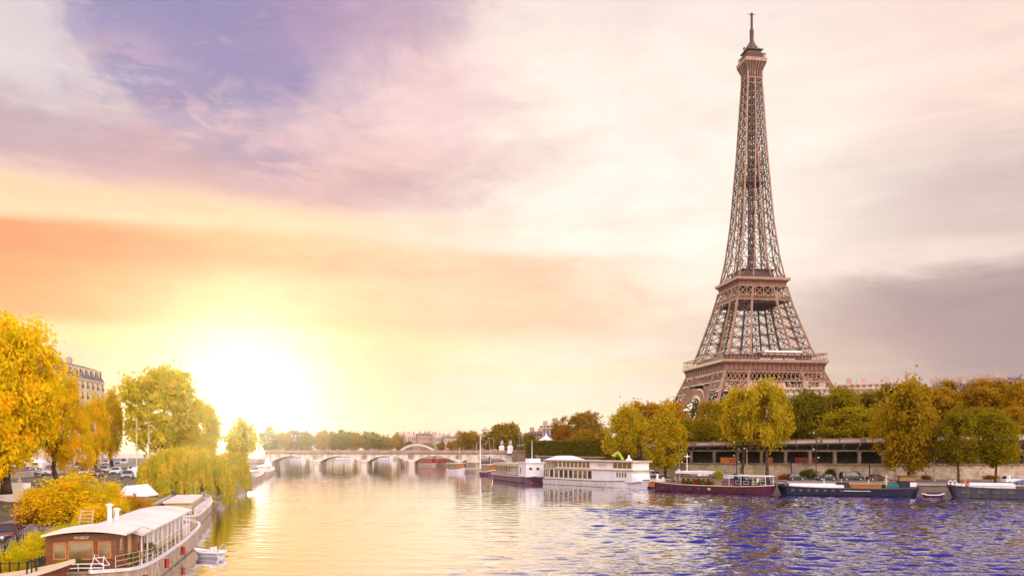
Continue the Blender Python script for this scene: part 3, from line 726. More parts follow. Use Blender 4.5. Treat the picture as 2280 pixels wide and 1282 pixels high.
for (a, b, c, d) in zip(ed, ed[1:], inn, inn[1:]):
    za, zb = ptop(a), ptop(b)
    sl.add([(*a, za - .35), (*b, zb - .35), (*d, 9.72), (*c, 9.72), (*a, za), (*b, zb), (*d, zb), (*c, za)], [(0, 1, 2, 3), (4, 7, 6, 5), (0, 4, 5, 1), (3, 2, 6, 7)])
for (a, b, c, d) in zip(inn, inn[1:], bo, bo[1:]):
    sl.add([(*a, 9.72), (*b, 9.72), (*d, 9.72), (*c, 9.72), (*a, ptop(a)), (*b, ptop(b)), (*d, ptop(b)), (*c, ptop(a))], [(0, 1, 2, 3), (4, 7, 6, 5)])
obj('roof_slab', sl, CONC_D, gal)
fine = resample(RW[:5], 84); e2, i2 = offs(fine, 1.5), offs(fine, -1.2)
for a, c in zip(e2, i2): rib = MB(); rib.beam((*a, ptop(a) - .48), (*c, 9.6), .3, .34); obj('ceiling_rib', rib, CONC, gal)
for p in resample(offs(rwW, -1.2), 52):
    mb = MB(); mb.box((*p, (GZ + 9.2) / 2), (.75, .75, 9.2 - GZ), atan2(.05, 1)); mb.box((*p, 9.05), (1.0, 1.0, .3)); mb.box((*p, GZ + .2), (.95, .95, .35)); obj('column', mb, CONC, gal)
rl = MB(); rp_ = offs(rwW, -.25)
for z in (.55, 1.05):
    for a, b in zip(rp_, rp_[1:]): rl.beam((*a, GZ + z), (*b, GZ + z), .06)
for p in resample(rp_, 150): rl.beam((*p, GZ + .2), (*p, GZ + 1.08), .05)
obj('railing', rl, BLACK, gal)
rr_ = random.Random(3)
for px, w, m in ((1625, 5, ORANGE), (1795, 6, REDP), (1975, 2.4, REDP), (2022, 2.2, CREAM), (1712, 2, ORANGE), (2085, 2, WHITE)):
    p = at(px, 1030, 221); mb = MB(); mb.box((p.x, p.y, GZ + 1.0), (w, .2, 1.5)); mb.box((p.x, p.y - .12, GZ + 1.35), (w * .8, .06, .5)); obj('poster_board', mb, [m], gal)
for px in (1838, 1950, 2262):
    p = at(px, 1010, 217); mb = MB(); mb.box((p.x, p.y, 9.15), (2.6, .4, .12)); mb.box((p.x - 1, p.y, 9.35), (.05, .05, .4)); mb.box((p.x + 1, p.y, 9.35), (.05, .05, .4)); obj('lamp', mb, LAMPG, gal)
# stair bay breaking the wall
p = at(1772, 1050, 211.5); mb = MB(); mb.box((p.x, p.y, 4.2), (2.3, 1.2, 3.6)); mb.box((p.x, p.y, 6.1), (2.6, 1.5, .25)); tag(obj('stair_pier', mb, CONC), 'grey concrete pier standing against the quay wall behind the parked cars', 'pier')
pr = thing('street_parapet', 'pale panelled parapet of the upper street above the dark gallery', 'parapet')
pe = resample(offs(rwW, 1.5), 60)
rail = MB(); posts = []
for i, (a, b) in enumerate(zip(pe, pe[1:])):
    za, zb = ptop(a), ptop(b); A_, B_ = V((*a, za)), V((*b, zb)); d = B_ - A_
    hgt = lerp([(1380, .75), (1860, .95), (2280, 1.3)], 1140 + a[0] / a[1] * F)
    rail.beam(A_ + V((0, 0, hgt + .12)), B_ + V((0, 0, hgt + .12)), .5, .2); rail.beam(A_ + V((0, 0, .04)), B_ + V((0, 0, .04)), .6, .22)
    if i % 2 == 0:
        c = A_ + d * .93; m = MB(); m.beam(A_ + d * .0 + V((0, 0, hgt * .5 + .06)), c + V((0, 0, hgt * .5 + .06)), .22, hgt - .14); obj('panel', m, PANEL, pr)
    else:
        c = A_ + d * .72; m = MB(); m.beam(A_ - d * .02 + V((0, 0, hgt * .5 + .06)), c + V((0, 0, hgt * .5 + .06)), .22, hgt - .14); obj('panel', m, PANEL, pr)
        q = A_ + d * .86; m = MB(); m.beam(q - d * .14 + V((0, -.04, hgt * .5 + .06)), q + d * .14 + V((0, -.04, hgt * .5 + .06)), .42, hgt + .06); obj('post', m, STONE_D, pr)
obj('coping', rail, STONE_D, pr)
# wall below the hedge and beside the bridge
wall_between('hedge_wall', resample(RW[4:], 18), QZ - .3, 7.2, .8, STONE_D, 'dark stone embankment wall under the long hedge', 'wall', STONE)
wall_between('terrace_wall', [(xat(1178, 412), 412), (xat(1140, 414), 414)], -.5, 8.6, 1.2, STONE_D, 'brown stone wall closing the bridge end below the second statue', 'wall', STONE)
wall_between('left_wall', offs(lq, 26)[11:], LU - .5, LU + 1.0, .5, STONE, 'low pale stone wall along the upper left street', 'wall')
# ---------------------------------------------------------------- the five arch bridge
BY, PITCH = 420.0, 107 / F * 420
br = thing('stone_bridge', 'pale stone bridge of five low arches crossing the river in the distance', 'bridge', (xat(880, BY), BY, 0))
ox = xat(880, BY)
piers = [xat(p, BY) - ox for p in (704, 810, 915, 1021)]; xl, xr = xat(590, BY) - ox, xat(1150, BY) - ox
ends = [xat(597, BY) - ox] + piers + [xat(1136, BY) - ox]
def intr(x):
    for a, b in zip(ends, ends[1:]):
        h = (b - a) / 2 - 1.8; c = (a + b) / 2
        if abs(x - c) < h: return 3.3 + 2.9 * (1 - (abs(x - c) / h) ** 2.1)
    return -1.5
xs = [xl + (xr - xl) * i / 420 for i in range(421)]
mb = MB(); D = 15.0; z2 = [intr(x) for x in xs]
P = [(x, 0, z) for x, z in zip(xs, z2)] + [(x, 0, 7.5) for x in xs] + [(x, D, 7.5) for x in xs] + [(x, D, z) for x, z in zip(xs, z2)]
n = len(xs); mb.add(P, [(k * n + i, k * n + i + 1, ((k + 1) % 4) * n + i + 1, ((k + 1) % 4) * n + i) for i in range(n - 1) for k in range(4)])
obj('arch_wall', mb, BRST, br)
mb = MB()                                                     # projecting arch rings
for a, b in zip(ends, ends[1:]):
    h = (b - a) / 2 - 1.8; c = (a + b) / 2; q = [(c + h * cos(pi * i / 26), 3.3 + 2.9 * (1 - abs(cos(pi * i / 26)) ** 2.1)) for i in range(27)]
    for u, v in zip(q, q[1:]): mb.beam((u[0], -.12, u[1] + .28), (v[0], -.12, v[1] + .28), .3, .5)
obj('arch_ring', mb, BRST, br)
mb = MB(); mb.box(((xl + xr) / 2, -.25, 7.72), (xr - xl, 1.0, .42)); mb.box(((xl + xr) / 2, D / 2, 7.6), (xr - xl, D - .2, .3)); mb.box(((xl + xr) / 2, D + .2, 7.72), (xr - xl, .8, .4)); obj('deck', mb, STONE_D, br)
mb = MB()
for y in (-.2, D - .1):
    mb.box(((xl + xr) / 2, y, 9.0), (xr - xl, .5, .22)); mb.box(((xl + xr) / 2, y, 8.0), (xr - xl, .4, .2)); x = xl
    mb.box(((xl + xr) / 2, y + .1, 8.5), (xr - xl, .12, .9))
    while x < xr: mb.box((x, y, 8.45), (.3 if int(x) % 6 else .9, .3, 1.0)); x += .95
obj('balustrade', mb, SALMON, br)
for x in piers:
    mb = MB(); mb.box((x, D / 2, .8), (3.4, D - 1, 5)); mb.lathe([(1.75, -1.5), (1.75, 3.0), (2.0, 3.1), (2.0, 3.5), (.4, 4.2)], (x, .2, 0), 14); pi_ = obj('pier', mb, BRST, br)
    mb = MB()                                                  # wreathed eagle in relief
    for i in range(12):
        a, b = 6.283 * i / 12, 6.283 * (i + 1) / 12; mb.beam((x + 1.15 * cos(a), -.14, 5.9 + 1.15 * sin(a)), (x + 1.15 * cos(b), -.14, 5.9 + 1.15 * sin(b)), .3, .3)
    for s in (-1, 1): mb.beam((x, -.14, 5.6), (x + s * .8, -.14, 6.3), .4, .25)
    mb.box((x, -.2, 5.75), (.4, .3, 1.1)); obj('eagle_relief', mb, STONE_D, pi_)
for px, lab in ((1117, 'stone warrior and horse statue on the left pedestal at the bridge end'), (1136, 'stone warrior and horse statue on the right pedestal at the bridge end')):
    Y = BY - 1 if px > 1120 else BY + 14; g = at(px, 1000, Y); st = thing('bridge_statue', lab, 'statue', (g.x, Y, 7.5), 0, 'statues at the bridge end')
    mb = MB(); mb.box((0, 0, 1.5), (2.7, 2.7, 3.0)); mb.box((0, 0, 3.1), (3.1, 3.1, .35)); mb.box((0, 0, .25), (3.2, 3.2, .5)); mb.box((0, 0, 3.6), (2.3, 2.3, .7)); obj('pedestal', mb, WHITE, st)
    mb = MB(); rg = lambda c, r, k=1: [(c[0] + r * cos(a), c[1] + r * k * sin(a), c[2]) for a in [i * pi / 5 for i in range(10)]]
    mb.loft([rg((-.35, 0, 3.95), .28), rg((-.35, 0, 5.0), .36), rg((-.3, 0, 5.9), .3), rg((-.3, 0, 6.2), .12), rg((-.3, 0, 6.5), .2), rg((-.3, 0, 6.75), .06)])
    mb.loft([rg((.3, -.4, 5.2), .4, 1.2), rg((.35, .2, 5.5), .5), rg((.45, .7, 6.0), .3), rg((.4, 1.0, 6.7), .22), rg((.4, .8, 6.9), .1)])
    for x, y in ((.2, -.5), (.55, -.5), (.25, .5), (.6, .5)): mb.tube((x, y, 3.95), (x, y * .8, 5.3), .1, .16, 6)
    mb.tube((-.5, 0, 5.8), (-.1, .5, 5.2), .13, .1, 6); mb.tube((-.1, -.1, 5.8), (.4, .3, 5.6), .13, .1, 6); obj('figure', mb, STONE, st)
# footbridge with a lattice arch behind the stone bridge
fb = thing('arch_footbridge', 'light metal footbridge with a shallow lattice arch behind the stone bridge', 'bridge', (xat(928, 600), 600, 0))
mb = MB(); hw = 39 / F * 600; pv = None
for i in range(33):
    u = -1 + i / 16; q = [V((u * hw, y, 8.6 + 4.6 * (1 - u * u) + dz)) for y in (0, 5) for dz in (0, -.9)]
    if pv:
        for k in range(4): mb.beam(pv[k], q[k], .3, .3)
        mb.beam(pv[0], q[1], .14); mb.beam(pv[2], q[3], .14)
    mb.beam(q[0], q[2], .25); pv = q
obj('arch', mb, WHITE, fb)
for i in range(2, 31, 2):
    u = -1 + i / 16; z = 8.0 + 4.6 * (1 - u * u)
    for y in (0, 5): mb = MB(); mb.beam((u * hw, y, 8.2), (u * hw, y, z), .13); obj('hanger', mb, WHITE, fb)
mb = MB(); mb.box((0, 2.5, 8.0), (hw * 2.6, 5.6, .6)); mb.box((-hw, 2.5, 3), (2, 5, 10)); mb.box((hw, 2.5, 3), (2, 5, 10)); obj('deck', mb, STONE_D, fb)
# ---------------------------------------------------------------- buildings
WINM = {}
def window_mesh(w, h, fm, balcony=False):
    k = (round(w, 2), round(h, 2), fm.name, balcony)
    if k in WINM: return WINM[k]
    mb = MB(); mb.k = 0
    mb.box((-w / 2 - .08, -.06, h / 2), (.16, .22, h)); mb.box((w / 2 + .08, -.06, h / 2), (.16, .22, h)); mb.box((0, -.06, h + .1), (w + .5, .3, .2)); mb.box((0, -.1, -.08), (w + .5, .4, .16))
    mb.box((0, -.02, h / 2), (.07, .08, h)); mb.box((0, -.02, h * .62), (w, .07, .07))
    mb.k = 1; mb.box((0, .02, h / 2), (w, .06, h))
    mb.k = 2
    if balcony:
        mb.box((0, -.35, .9), (w + .5, .05, .07)); mb.box((0, -.35, .1), (w + .5, .05, .06))
        for i in range(7): mb.box((-w / 2 - .2 + (w + .4) * i / 6, -.35, .5), (.05, .04, .8))
    me = mb.mesh('window')
    for m in (fm, GLASSM, BLACK): me.materials.append(m)
    WINM[k] = me; return me
def building(label, P, Q, zb, zt, depth, floors, cols, wm=STONE, rm=SLATE, roof=4.0, dorm=True, bal=False, chim=3, name='apartment_building', group=None, ww=None, seed=1, full=True, setb=1.6):
    P, Q = V((P[0], P[1])), V((Q[0], Q[1])); L = (Q - P).length; rz = atan2(Q.y - P.y, Q.x - P.x); r = random.Random(seed)
    b = thing(name, label, 'building', (P.x, P.y, zb), rz, group); H = zt - zb; fh = H / floors
    m = MB(); m.box((L / 2, depth / 2, H / 2), (L, depth, H)); obj('wall', m, wm, b)
    m = MB()
    for k in range(floors + 1): m.box((L / 2, depth / 2, k * fh), (L + (.9 if k == floors else .35), depth + (.9 if k == floors else .35), .35 if k == floors else .2))
    obj('cornice', m, wm, b)
    if roof:
        m = MB(); s = setb
        m.loft([[(-.1, -.1, H + .18), (L + .1, -.1, H + .18), (L + .1, depth + .1, H + .18), (-.1, depth + .1, H + .18)], [(s, s, H + roof * .8), (L - s, s, H + roof * .8), (L - s, depth - s, H + roof * .8), (s, depth - s, H + roof * .8)],
                [(s + 2, s + 3, H + roof), (L - s - 2, s + 3, H + roof), (L - s - 2, depth - s - 3, H + roof), (s + 2, depth - s - 3, H + roof)]])
        rf = obj('roof', m, rm, b)
        for k in range(chim):
            x = L * (k + .5 + r.uniform(-.25, .25)) / chim; m = MB(); h = r.uniform(1.2, 2.2); m.box((x, depth * .45, H + roof + h * .4), (r.uniform(1.6, 3), .9, h + 1))
            for q in range(4): m.tube((x - .7 + q * .45, depth * .45, H + roof + h * .8), (x - .7 + q * .45, depth * .45, H + roof + h * .9 + .9), .14, .11, 6)
            obj('chimney', m, SALMON, rf)
        if dorm:
            for i in range(cols):
                x = L * (i + .5) / cols; m = MB(); m.k = 0; m.box((x, s * .4 + .7, H + roof * .36), (1.5, 1.8, roof * .62)); m.box((x, s * .4 + .6, H + roof * .7), (1.8, 2.1, .22)); m.k = 1; m.box((x, s * .4 - .22, H + roof * .36), (1.0, .06, roof * .46)); obj('dormer', m, [wm, GLASSM], rf)
    w = ww or min(1.25, L / cols * .42)
    for f in range(floors):
        for i in range(cols):
            o = link('window', window_mesh(w, fh * .62, wm, bal), b); o.location = (L * (i + .5) / cols, -.06, f * fh + fh * .18)
    if full:
        nc = max(2, int(depth / (L / cols)))
        for f in range(floors):
            for i in range(nc):
                for x, a in ((0.0 - .06, -pi / 2), (L + .06, pi / 2)):
                    o = link('window', window_mesh(w, fh * .62, wm, bal), b); o.location = (x, depth * (i + .5) / nc, f * fh + fh * .18); o.rotation_euler = (0, 0, a)
    return b
# left: tall block behind the golden tree (its river front recedes from the viewer)
lb = building('tall pale stone apartment block with balconies behind the golden tree on the left', (-128.5, 228), (-131.5, 268), LU, 31.0, 18, 8, 11, wm=WARMW, roof=5.0, bal=True, chim=4, ww=1.3, seed=3)
# beside the tower
a_, b_ = at(1652, 870, 338), at(1858, 870, 330); building('long pale stone building just in front of the tower base above the trees', a_, b_, UP, 31.4, 14, 6, 15, roof=3.4, rm=STONE, chim=5, seed=5, full=False)
a_, b_ = at(1862, 870, 372), at(2046, 870, 360); building('pale salmon stone building with chimneys right of the tower base', a_, b_, UP, 36.3, 14, 7, 13, wm=SALMON, roof=3.0, rm=SALMON, chim=4, seed=6, full=False)
a_, b_ = at(2075, 860, 400), at(2150, 860, 395); building('dark mansard roofed building behind the trees at the right, nearer the tower', a_, b_, UP, 38, 14, 7, 7, wm=SALMON, roof=4.2, chim=5, seed=7, full=False)
a_, b_ = at(2152, 860, 392), at(2250, 860, 385); building('dark mansard roofed building behind the tallest trees at the far right', a_, b_, UP, 38.6, 14, 7, 8, wm=SALMON, roof=4.6, chim=6, seed=8, full=False)
cg = at(2268, 838, 384); mb = MB(); c = cg
a_, b_ = at(2256, 850, 384), at(2330, 850, 380); building('slate roofed building with a bronze statue on top at the right edge', a_, b_, UP, 41, 14, 7, 6, wm=SALMON, roof=1.2, chim=2, seed=9, full=False, dorm=False)
st = thing('rooftop_statue', 'small dark statue on the roof at the right edge of the view', 'statue', (cg.x + 1, 388, 42.1)); mb = MB()
mb.tube((-3, 0, .4), (2.4, 0, .9), .75, .6, 8); mb.tube((2.0, 0, .9), (2.9, 0, 2.3), .45, .3, 8); mb.tube((2.7, 0, 2.2), (3.6, 0, 2.5), .32, .2, 8); mb.box((0, 0, .1), (7.5, 1.8, .3)); mb.tube((-3, 0, .6), (-4.2, 0, 1.5), .2, .1, 6)
for x in (-2.2, 1.6): mb.tube((x, 0, 0), (x, 0, .8), .2, .28, 6)
obj('figure', mb, SLATE, st)
# through the trunks under the tower
a_, b_ = at(1600, 960, 300), at(1690, 960, 296); building('pale low building seen between the trunks under the tower', a_, b_, UP, 22, 10, 3, 8, wm=SALMON, roof=1.5, chim=1, dorm=False, seed=10, full=False)
a_, b_ = at(1722, 960, 292), at(1772, 960, 290); building('pale pink building seen behind the big golden quay tree', a_, b_, UP, 22, 10, 3, 5, wm=PANEL, roof=1.5, chim=1, dorm=False, seed=11, full=False)
# centre right behind the carousel
a_, b_ = at(1166, 960, 470), at(1208, 960, 465); building('grey roofed stone house left of the white carousel', a_, b_, 4, 16.4, 12, 4, 6, wm=SALMON, roof=3.4, rm=SLATE, chim=2, seed=12, full=False)
a_, b_ = at(1200, 960, 480), at(1240, 960, 476); building('taller pale house right behind the white carousel', a_, b_, 4, 21.5, 12, 6, 5, wm=PANEL, roof=2.2, rm=SALMON, chim=2, seed=13, full=False)
# far skyline
FARB = [(846, 872, 972, 'low white house between the two roundest far trees'), (902, 930, 966, 'far cream building with a flat top behind the arch footbridge'), (932, 965, 964, 'long far cream building right above the arch footbridge crown'),
        (967, 990, 967, 'far stone building with dormers right of the arch footbridge'), (991, 1014, 970, 'far stepped pale building beside the single orange tree'), (1066, 1084, 972, 'far pale house between the single orange tree and the clipped trees'),
        (634, 690, 961, 'hazy long far roof in the sun glare left of the spire'), (1152, 1168, 958, 'narrow far pink house left of the grey roofed stone house'), (1338, 1362, 950, 'pale house between the orange dome tree and the columnar tree')]
for i, (x0, x1, yt, lab) in enumerate(FARB):
    Y = 760 if x1 < 1100 else 480; a_, b_ = at(x0, 990, Y), at(x1, 990, Y + 6); zt = CH + (HOR - yt) / F * Y
    building(lab, a_, b_, 2.0, zt - 2.4, 14, 4, 5 + i % 4, wm=(STONE, PANEL, SALMON)[i % 3], roof=2.6, rm=(SLATE, SALMON)[i % 2], chim=3, dorm=i % 2 == 0, seed=20 + i, full=False, group='far buildings beyond the bridge')
g = at(727, 960, 900); sp = thing('church_spire', 'thin hazy spire rising over the far trees right of the sun glare', 'spire', (g.x, 900, 2)); mb = MB()
mb.box((0, 0, 10), (7, 7, 20)); mb.lathe([(3.4, 20), (2.2, 23), (.8, 30), (.12, 42)], n=8); obj('tower', mb, STONE, sp)
# carousel with a white tent roof
g = at(1216, 988, 400); cs = thing('carousel', 'white tent roofed carousel standing above the long hedge', 'carousel', (g.x, 400, 7.3)); mb = MB()
mb.lathe([(4.9, 5.6), (4.7, 6.2), (2.2, 7.6), (.9, 8.6), (.5, 8.8), (.12, 10.2)], n=14); obj('roof', mb, WHITE, cs); mb = MB(); mb.lathe([(5.0, 5.0), (5.0, 5.6)], n=14); obj('valance', mb, CREAM, cs)
for i in range(10): a = i * .628; mb = MB(); mb.tube((4.5 * cos(a), 4.5 * sin(a), 0), (4.5 * cos(a), 4.5 * sin(a), 5.2), .12, .12, 6); obj('post', mb, CREAM, cs)
mb = MB(); mb.lathe([(4.9, 0), (4.9, .5)], n=14); mb.lathe([(1.2, .5), (1.2, 5)], n=10); obj('platform', mb, WOODO, cs)
for px, y, Y, lab in ((1163, 978, 408, 'white sloping awning by the second statue at the bridge end'),):
    g = at(px, y, Y); aw = thing('market_awning', lab, 'awning', (g.x, Y, 8.6)); mb = MB(); mb.loft([[(-2.6, -2, 2.6), (2.6, -2, 3.6), (2.6, 2, 3.6), (-2.6, 2, 2.6)], [(-2.6, -2, 2.75), (2.6, -2, 3.75), (2.6, 2, 3.75), (-2.6, 2, 2.75)]]); obj('canopy', mb, WHITE, aw)
    mb = MB()
    for x in (-2.4, 2.4):
        for q in (-1.8, 1.8): mb.tube((x, q, 0), (x, q, 2.7 if x < 0 else 3.6), .08, .08, 6)
    obj('posts', mb, GREYM, aw)
# ---------------------------------------------------------------- planting
def hedge(label, a, b, z0, z1a, z1b, w, n, seed):
    r = random.Random(seed); mb = MB(); vs, fs = mb.v, mb.f; a, b = V((a[0], a[1], 0)), V((b[0], b[1], 0)); d = (b - a); t = d.normalized(); nn = V((t.y, -t.x, 0))
    for _ in range(n):
        s = r.random(); zt = z1a + (z1b - z1a) * s + .9 * mnoise.noise((s * 60, seed, 0)); f = r.random()
        if f < .25: z, o_ = zt + r.gauss(0, .25), r.uniform(-w / 2, w / 2)
        else: z, o_ = z0 + (zt - z0) * r.random(), -w / 2 * -1 * (1 if r.random() < .85 else -1) + r.gauss(0, .22)
        p = a + d * s + nn * o_ + V((0, 0, z)); q = V((r.gauss(0, 1), r.gauss(-.4, 1), r.gauss(.2, .8))).normalized(); u = q.orthogonal().normalized(); v = q.cross(u); e = r.uniform(.2, .42); k = len(vs)
        vs += [tuple(p - u * e), tuple(p - v * e * .6), tuple(p + u * e), tuple(p + v * e * .6)]; fs.append((k, k + 1, k + 2, k + 3))
    mb.mi = [0] * len(fs); h = thing('hedge', label, 'hedge', (0, 0, 0)); o = obj('foliage', mb, LEAF, h); o.color = (.20, .155, .012, 1)
    m = MB(); m.beam((a.x, a.y, z0), (b.x, b.y, z0), .5, .6); m2 = m
    L = d.length
    for i in range(int(L / 2.6)): p = a + d * (i + .5) / int(L / 2.6); m2.tube((p.x, p.y, z0), (p.x, p.y, z0 + (z1a - z0) * .7), .14, .08, 6)
    obj('stems', m2, BARK, h)
hedge('long tall clipped hedge running along the embankment behind the white boats', at(1178, 1000, 316), at(1385, 1000, 246), 6.5, 12.3, 12.6, 2.6, 17000, 4)
tr_q = 'trees growing along the right quay'; tr_u = 'trees along the upper right street'; tr_f = 'far trees beyond the bridge'; tr_l = 'trees on the left bank'
# right quay
tree('quay_tree', 'yellow green columnar tree above the stern of the white boat', 'tree', tr_q, 1394, 908, 1014, 46, 236, QZ, 'poplar', YGR)
tree('quay_tree', 'yellow green columnar tree left of the quay lamp, in front of the orange dome tree', 'tree', tr_q, 1481, 916, 1044, 50, 219, QZ, 'poplar', YGR)
tree('quay_tree', 'brightest golden quay tree with a broad ragged crown in front of the tower base', 'tree', tr_q, 1708, 856, 988, 70, 208, QZ, 'plane', (.54, .385, .02), tr=.8)
tree('quay_tree', 'golden quay tree overlapping the left side of the brightest one', 'tree', tr_q, 1652, 872, 986, 54, 212, QZ, 'layer', (.55, .38, .016), tr=.8)
tree('quay_tree', 'tall leaning quay tree with a long orange and green crown beside the parked cars', 'tree', tr_q, 2024, 856, 1040, 70, 198, QZ, 'poplar', (.42, .26, .012), tr=.75)
tree('quay_tree', 'smaller dark green quay tree left of the last one by the grey barge', 'tree', tr_q, 2134, 922, 1034, 50, 192, QZ, 'poplar', (.30, .23, .012), tr=.6)
tree('quay_tree', 'smaller pyramidal quay tree above the white car', 'tree', tr_q, 2216, 922, 1032, 56, 190, QZ, 'poplar', (.33, .25, .012), tr=.6)
# upper street
UT = [(1464, 882, 992, 54, 300, 'round', (0.52, 0.27, .014), 'big orange brown dome shaped tree left of the tower foot'), (1424, 905, 990, 34, 305, 'round', OCH, 'rust coloured tree peeking left of the orange dome tree'),
      (1594, 892, 984, 38, 262, 'plane', (0.43, 0.27, .014), 'ochre tree directly under the left arch of the tower'), (1540, 926, 988, 24, 268, 'round', OLIV, 'olive tree between the dome tree and the tower arch'),
      (1625, 880, 984, 44, 250, 'plane', (0.46, 0.31, .014), 'gold green tree under the near leg of the tower'), (1572, 922, 985, 30, 240, 'layer', OLIV, 'low dark olive tree in front of the tower arch'),
      (1756, 885, 985, 38, 250, 'round', OLIV, 'olive tree just right of the brightest golden quay tree'), (1800, 866, 982, 54, 246, 'plane', DGRN, 'dark green tree below the right side of the tower'),
      (1862, 864, 980, 58, 258, 'plane', OLIV, 'broad olive tree below the salmon building'), (1912, 858, 978, 52, 266, 'round', (0.41, 0.25, .012), 'brownish gold tree below the many chimneys'),
      (1896, 902, 980, 66, 228, 'layer', (0.41, 0.31, .014), 'wide layered green gold tree hanging low over the parapet'), (1968, 858, 976, 50, 262, 'plane', DGRN, 'dark green tree behind the left side of the leaning quay tree'),
      (2080, 858, 975, 48, 256, 'plane', OCH, 'rust and green tree right of the leaning quay tree'), (2128, 850, 974, 50, 262, 'round', (0.41, 0.22, .012), 'brownish orange tree below the nearer mansard roof'),
      (2182, 846, 972, 54, 256, 'plane', ORA, 'bright orange topped tree behind the smaller quay trees'), (2236, 840, 970, 52, 262, 'round', BRN, 'tall dark rust tree below the roof statue'),
      (2284, 846, 968, 52, 240, 'plane', ORA, 'orange tree cut off by the right edge'), (2165, 900, 975, 44, 236, 'layer', OLIV, 'low olive tree between the two smaller quay trees'), (2255, 900, 970, 46, 230, 'layer', OCH, 'low rust tree behind the white car at the right')]
for px, tp, bt, hw, Y, kd, c, lab in UT: tree('street_tree', lab, 'tree', tr_u, px, tp + 9, bt, hw * 1.22, Y, UP, kd, c, tr=.7)
# centre
CT = [(1120, 938, 1006, 40, 452, 4, 'block', (0.38, 0.24, .012), 'large clipped block of golden trees behind the bridge statues'), (1090, 962, 1004, 20, 470, 4, 'round', OLIV, 'dark tree at the left foot of the clipped golden block'),
      (1041, 958, 1004, 26, 480, 3, 'round', ORA, 'single round orange tree behind the right half of the bridge'), (1058, 966, 1004, 14, 476, 3, 'far', OCH, 'small rust tree touching the single round orange tree'),
      (1152, 968, 1004, 16, 446, 4, 'round', OLIV, 'olive tree right of the clipped golden block'), (1180, 966, 996, 16, 440, 4, 'far', OLIV, 'small green tree below the grey roofed house'),
      (1249, 934, 992, 28, 424, 5, 'round', (0.41, 0.22, .012), 'brownish tree behind the carousel'), (1250, 956, 994, 20, 400, 6, 'round', (.40, .15, .01), 'small bright orange tree right of the carousel'),
      (1302, 922, 990, 38, 410, 6, 'plane', (0.41, 0.24, .012), 'large brown gold tree above the middle of the hedge'), (1296, 954, 992, 20, 388, 6, 'far', OCH, 'low ochre shrub tree under the large brown gold tree'),
      (1344, 956, 990, 20, 380, 7, 'far', OCH, 'small ochre tree above the right end of the hedge')]
for px, tp, bt, hw, Y, gz, kd, c, lab in CT: tree('park_tree', lab, 'tree', 'trees around the carousel and bridge end', px, tp, bt, hw, Y, gz, kd, c, tr=.8)
FT = [(598, 952, 'pale tree lost in the sun glare at the left bridge end'), (628, 960, 'hazy tree right of the sun glare'), (655, 962, 'hazy low tree right below the long far roof'), (680, 964, 'hazy tree left of the bright gap'), (718, 958, 'rounded far tree right of the bright gap under the spire'), (740, 964, 'far tree just right of the spire'),
      (764, 959, 'dome shaped far tree above the second bridge arch'), (790, 960, 'pointed far tree above the second bridge pier'), (814, 964, 'flat topped far tree left of the third arch crown'), (834, 964, 'rounded far tree above the third bridge arch'), (858, 972, 'low far tree by the white house'), (884, 966, 'last rounded far tree left of the arch footbridge'), (912, 982, 'low far bush right of the last rounded far tree'), (950, 986, 'low dark far bush behind the footbridge crown'), (984, 984, 'low far bush right of the footbridge'), (1010, 982, 'low far bush left of the single orange tree')]
for i, (px, tp, lab) in enumerate(FT): tree('far_tree', lab, 'tree', tr_f, px, tp, 1003, 17 if px > 880 else 21, 720 + (i % 3) * 22, 2.0, 'far', (OLIV, OCH, BRN)[i % 3] if px < 880 else OCH, tr=.7)
# left bank
tree('plane_tree', 'largest golden plane tree filling the left edge', 'tree', tr_l, 14, 724, 1050, 150, 98, LU, 'fine', (.92, .66, .014), tr=1.3)
tree('plane_tree', 'second golden plane tree behind the largest one, in front of the tall block', 'tree', tr_l, 122, 840, 1036, 66, 120, LU, 'fine', (.9, .62, .014))
tree('plane_tree', 'golden tree hanging over the white cars on the left edge', 'tree', tr_l, -30, 880, 1045, 90, 112, LU, 'fine', (.86, .55, .012))
tree('plane_tree', 'orange gold tree between the tall block and the big pale tree', 'tree', tr_l, 212, 890, 1018, 36, 178, LU, 'plane', (.82, .54, .012))
tree('plane_tree', 'slim gold tree against the left side of the big pale tree', 'tree', tr_l, 250, 880, 1016, 30, 200, LU, 'plane', (.72, .50, .02))
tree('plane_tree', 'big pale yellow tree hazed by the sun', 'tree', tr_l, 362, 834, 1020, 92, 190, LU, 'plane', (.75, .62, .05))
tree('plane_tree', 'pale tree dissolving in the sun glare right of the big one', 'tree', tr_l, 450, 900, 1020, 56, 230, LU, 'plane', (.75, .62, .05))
tree('plane_tree', 'small glaring tree in front of the left bridge end', 'tree', tr_l, 540, 940, 1024, 40, 330, LU, 'far', (.78, .68, .12))  # leaf colour paled to imitate sun glare dissolving the tree
tree('willow', 'pale weeping willow drooping over the moored barges', 'tree', tr_l, 412, 990, 1118, 96, 138, LZ, 'willow', (.78, .64, .06))
tree('willow', 'smaller weeping willow right of the large one', 'tree', tr_l, 510, 1004, 1092, 44, 178, LZ, 'willow', (.78, .64, .08))
BU = [(158, 1066, 1190, 92, 84, 'large golden bush between the parked cars and the houseboat'), (70, 1098, 1196, 40, 86, 'orange bush beside the red car'), (240, 1082, 1180, 52, 98, 'yellow bush right of the large golden bush'),
      (205, 1128, 1205, 60, 76, 'low golden bush against the houseboat roof'), (300, 1108, 1165, 40, 104, 'small gold bush behind the houseboat chimneys'), (345, 1110, 1150, 34, 122, 'pale bush at the foot of the big willow')]
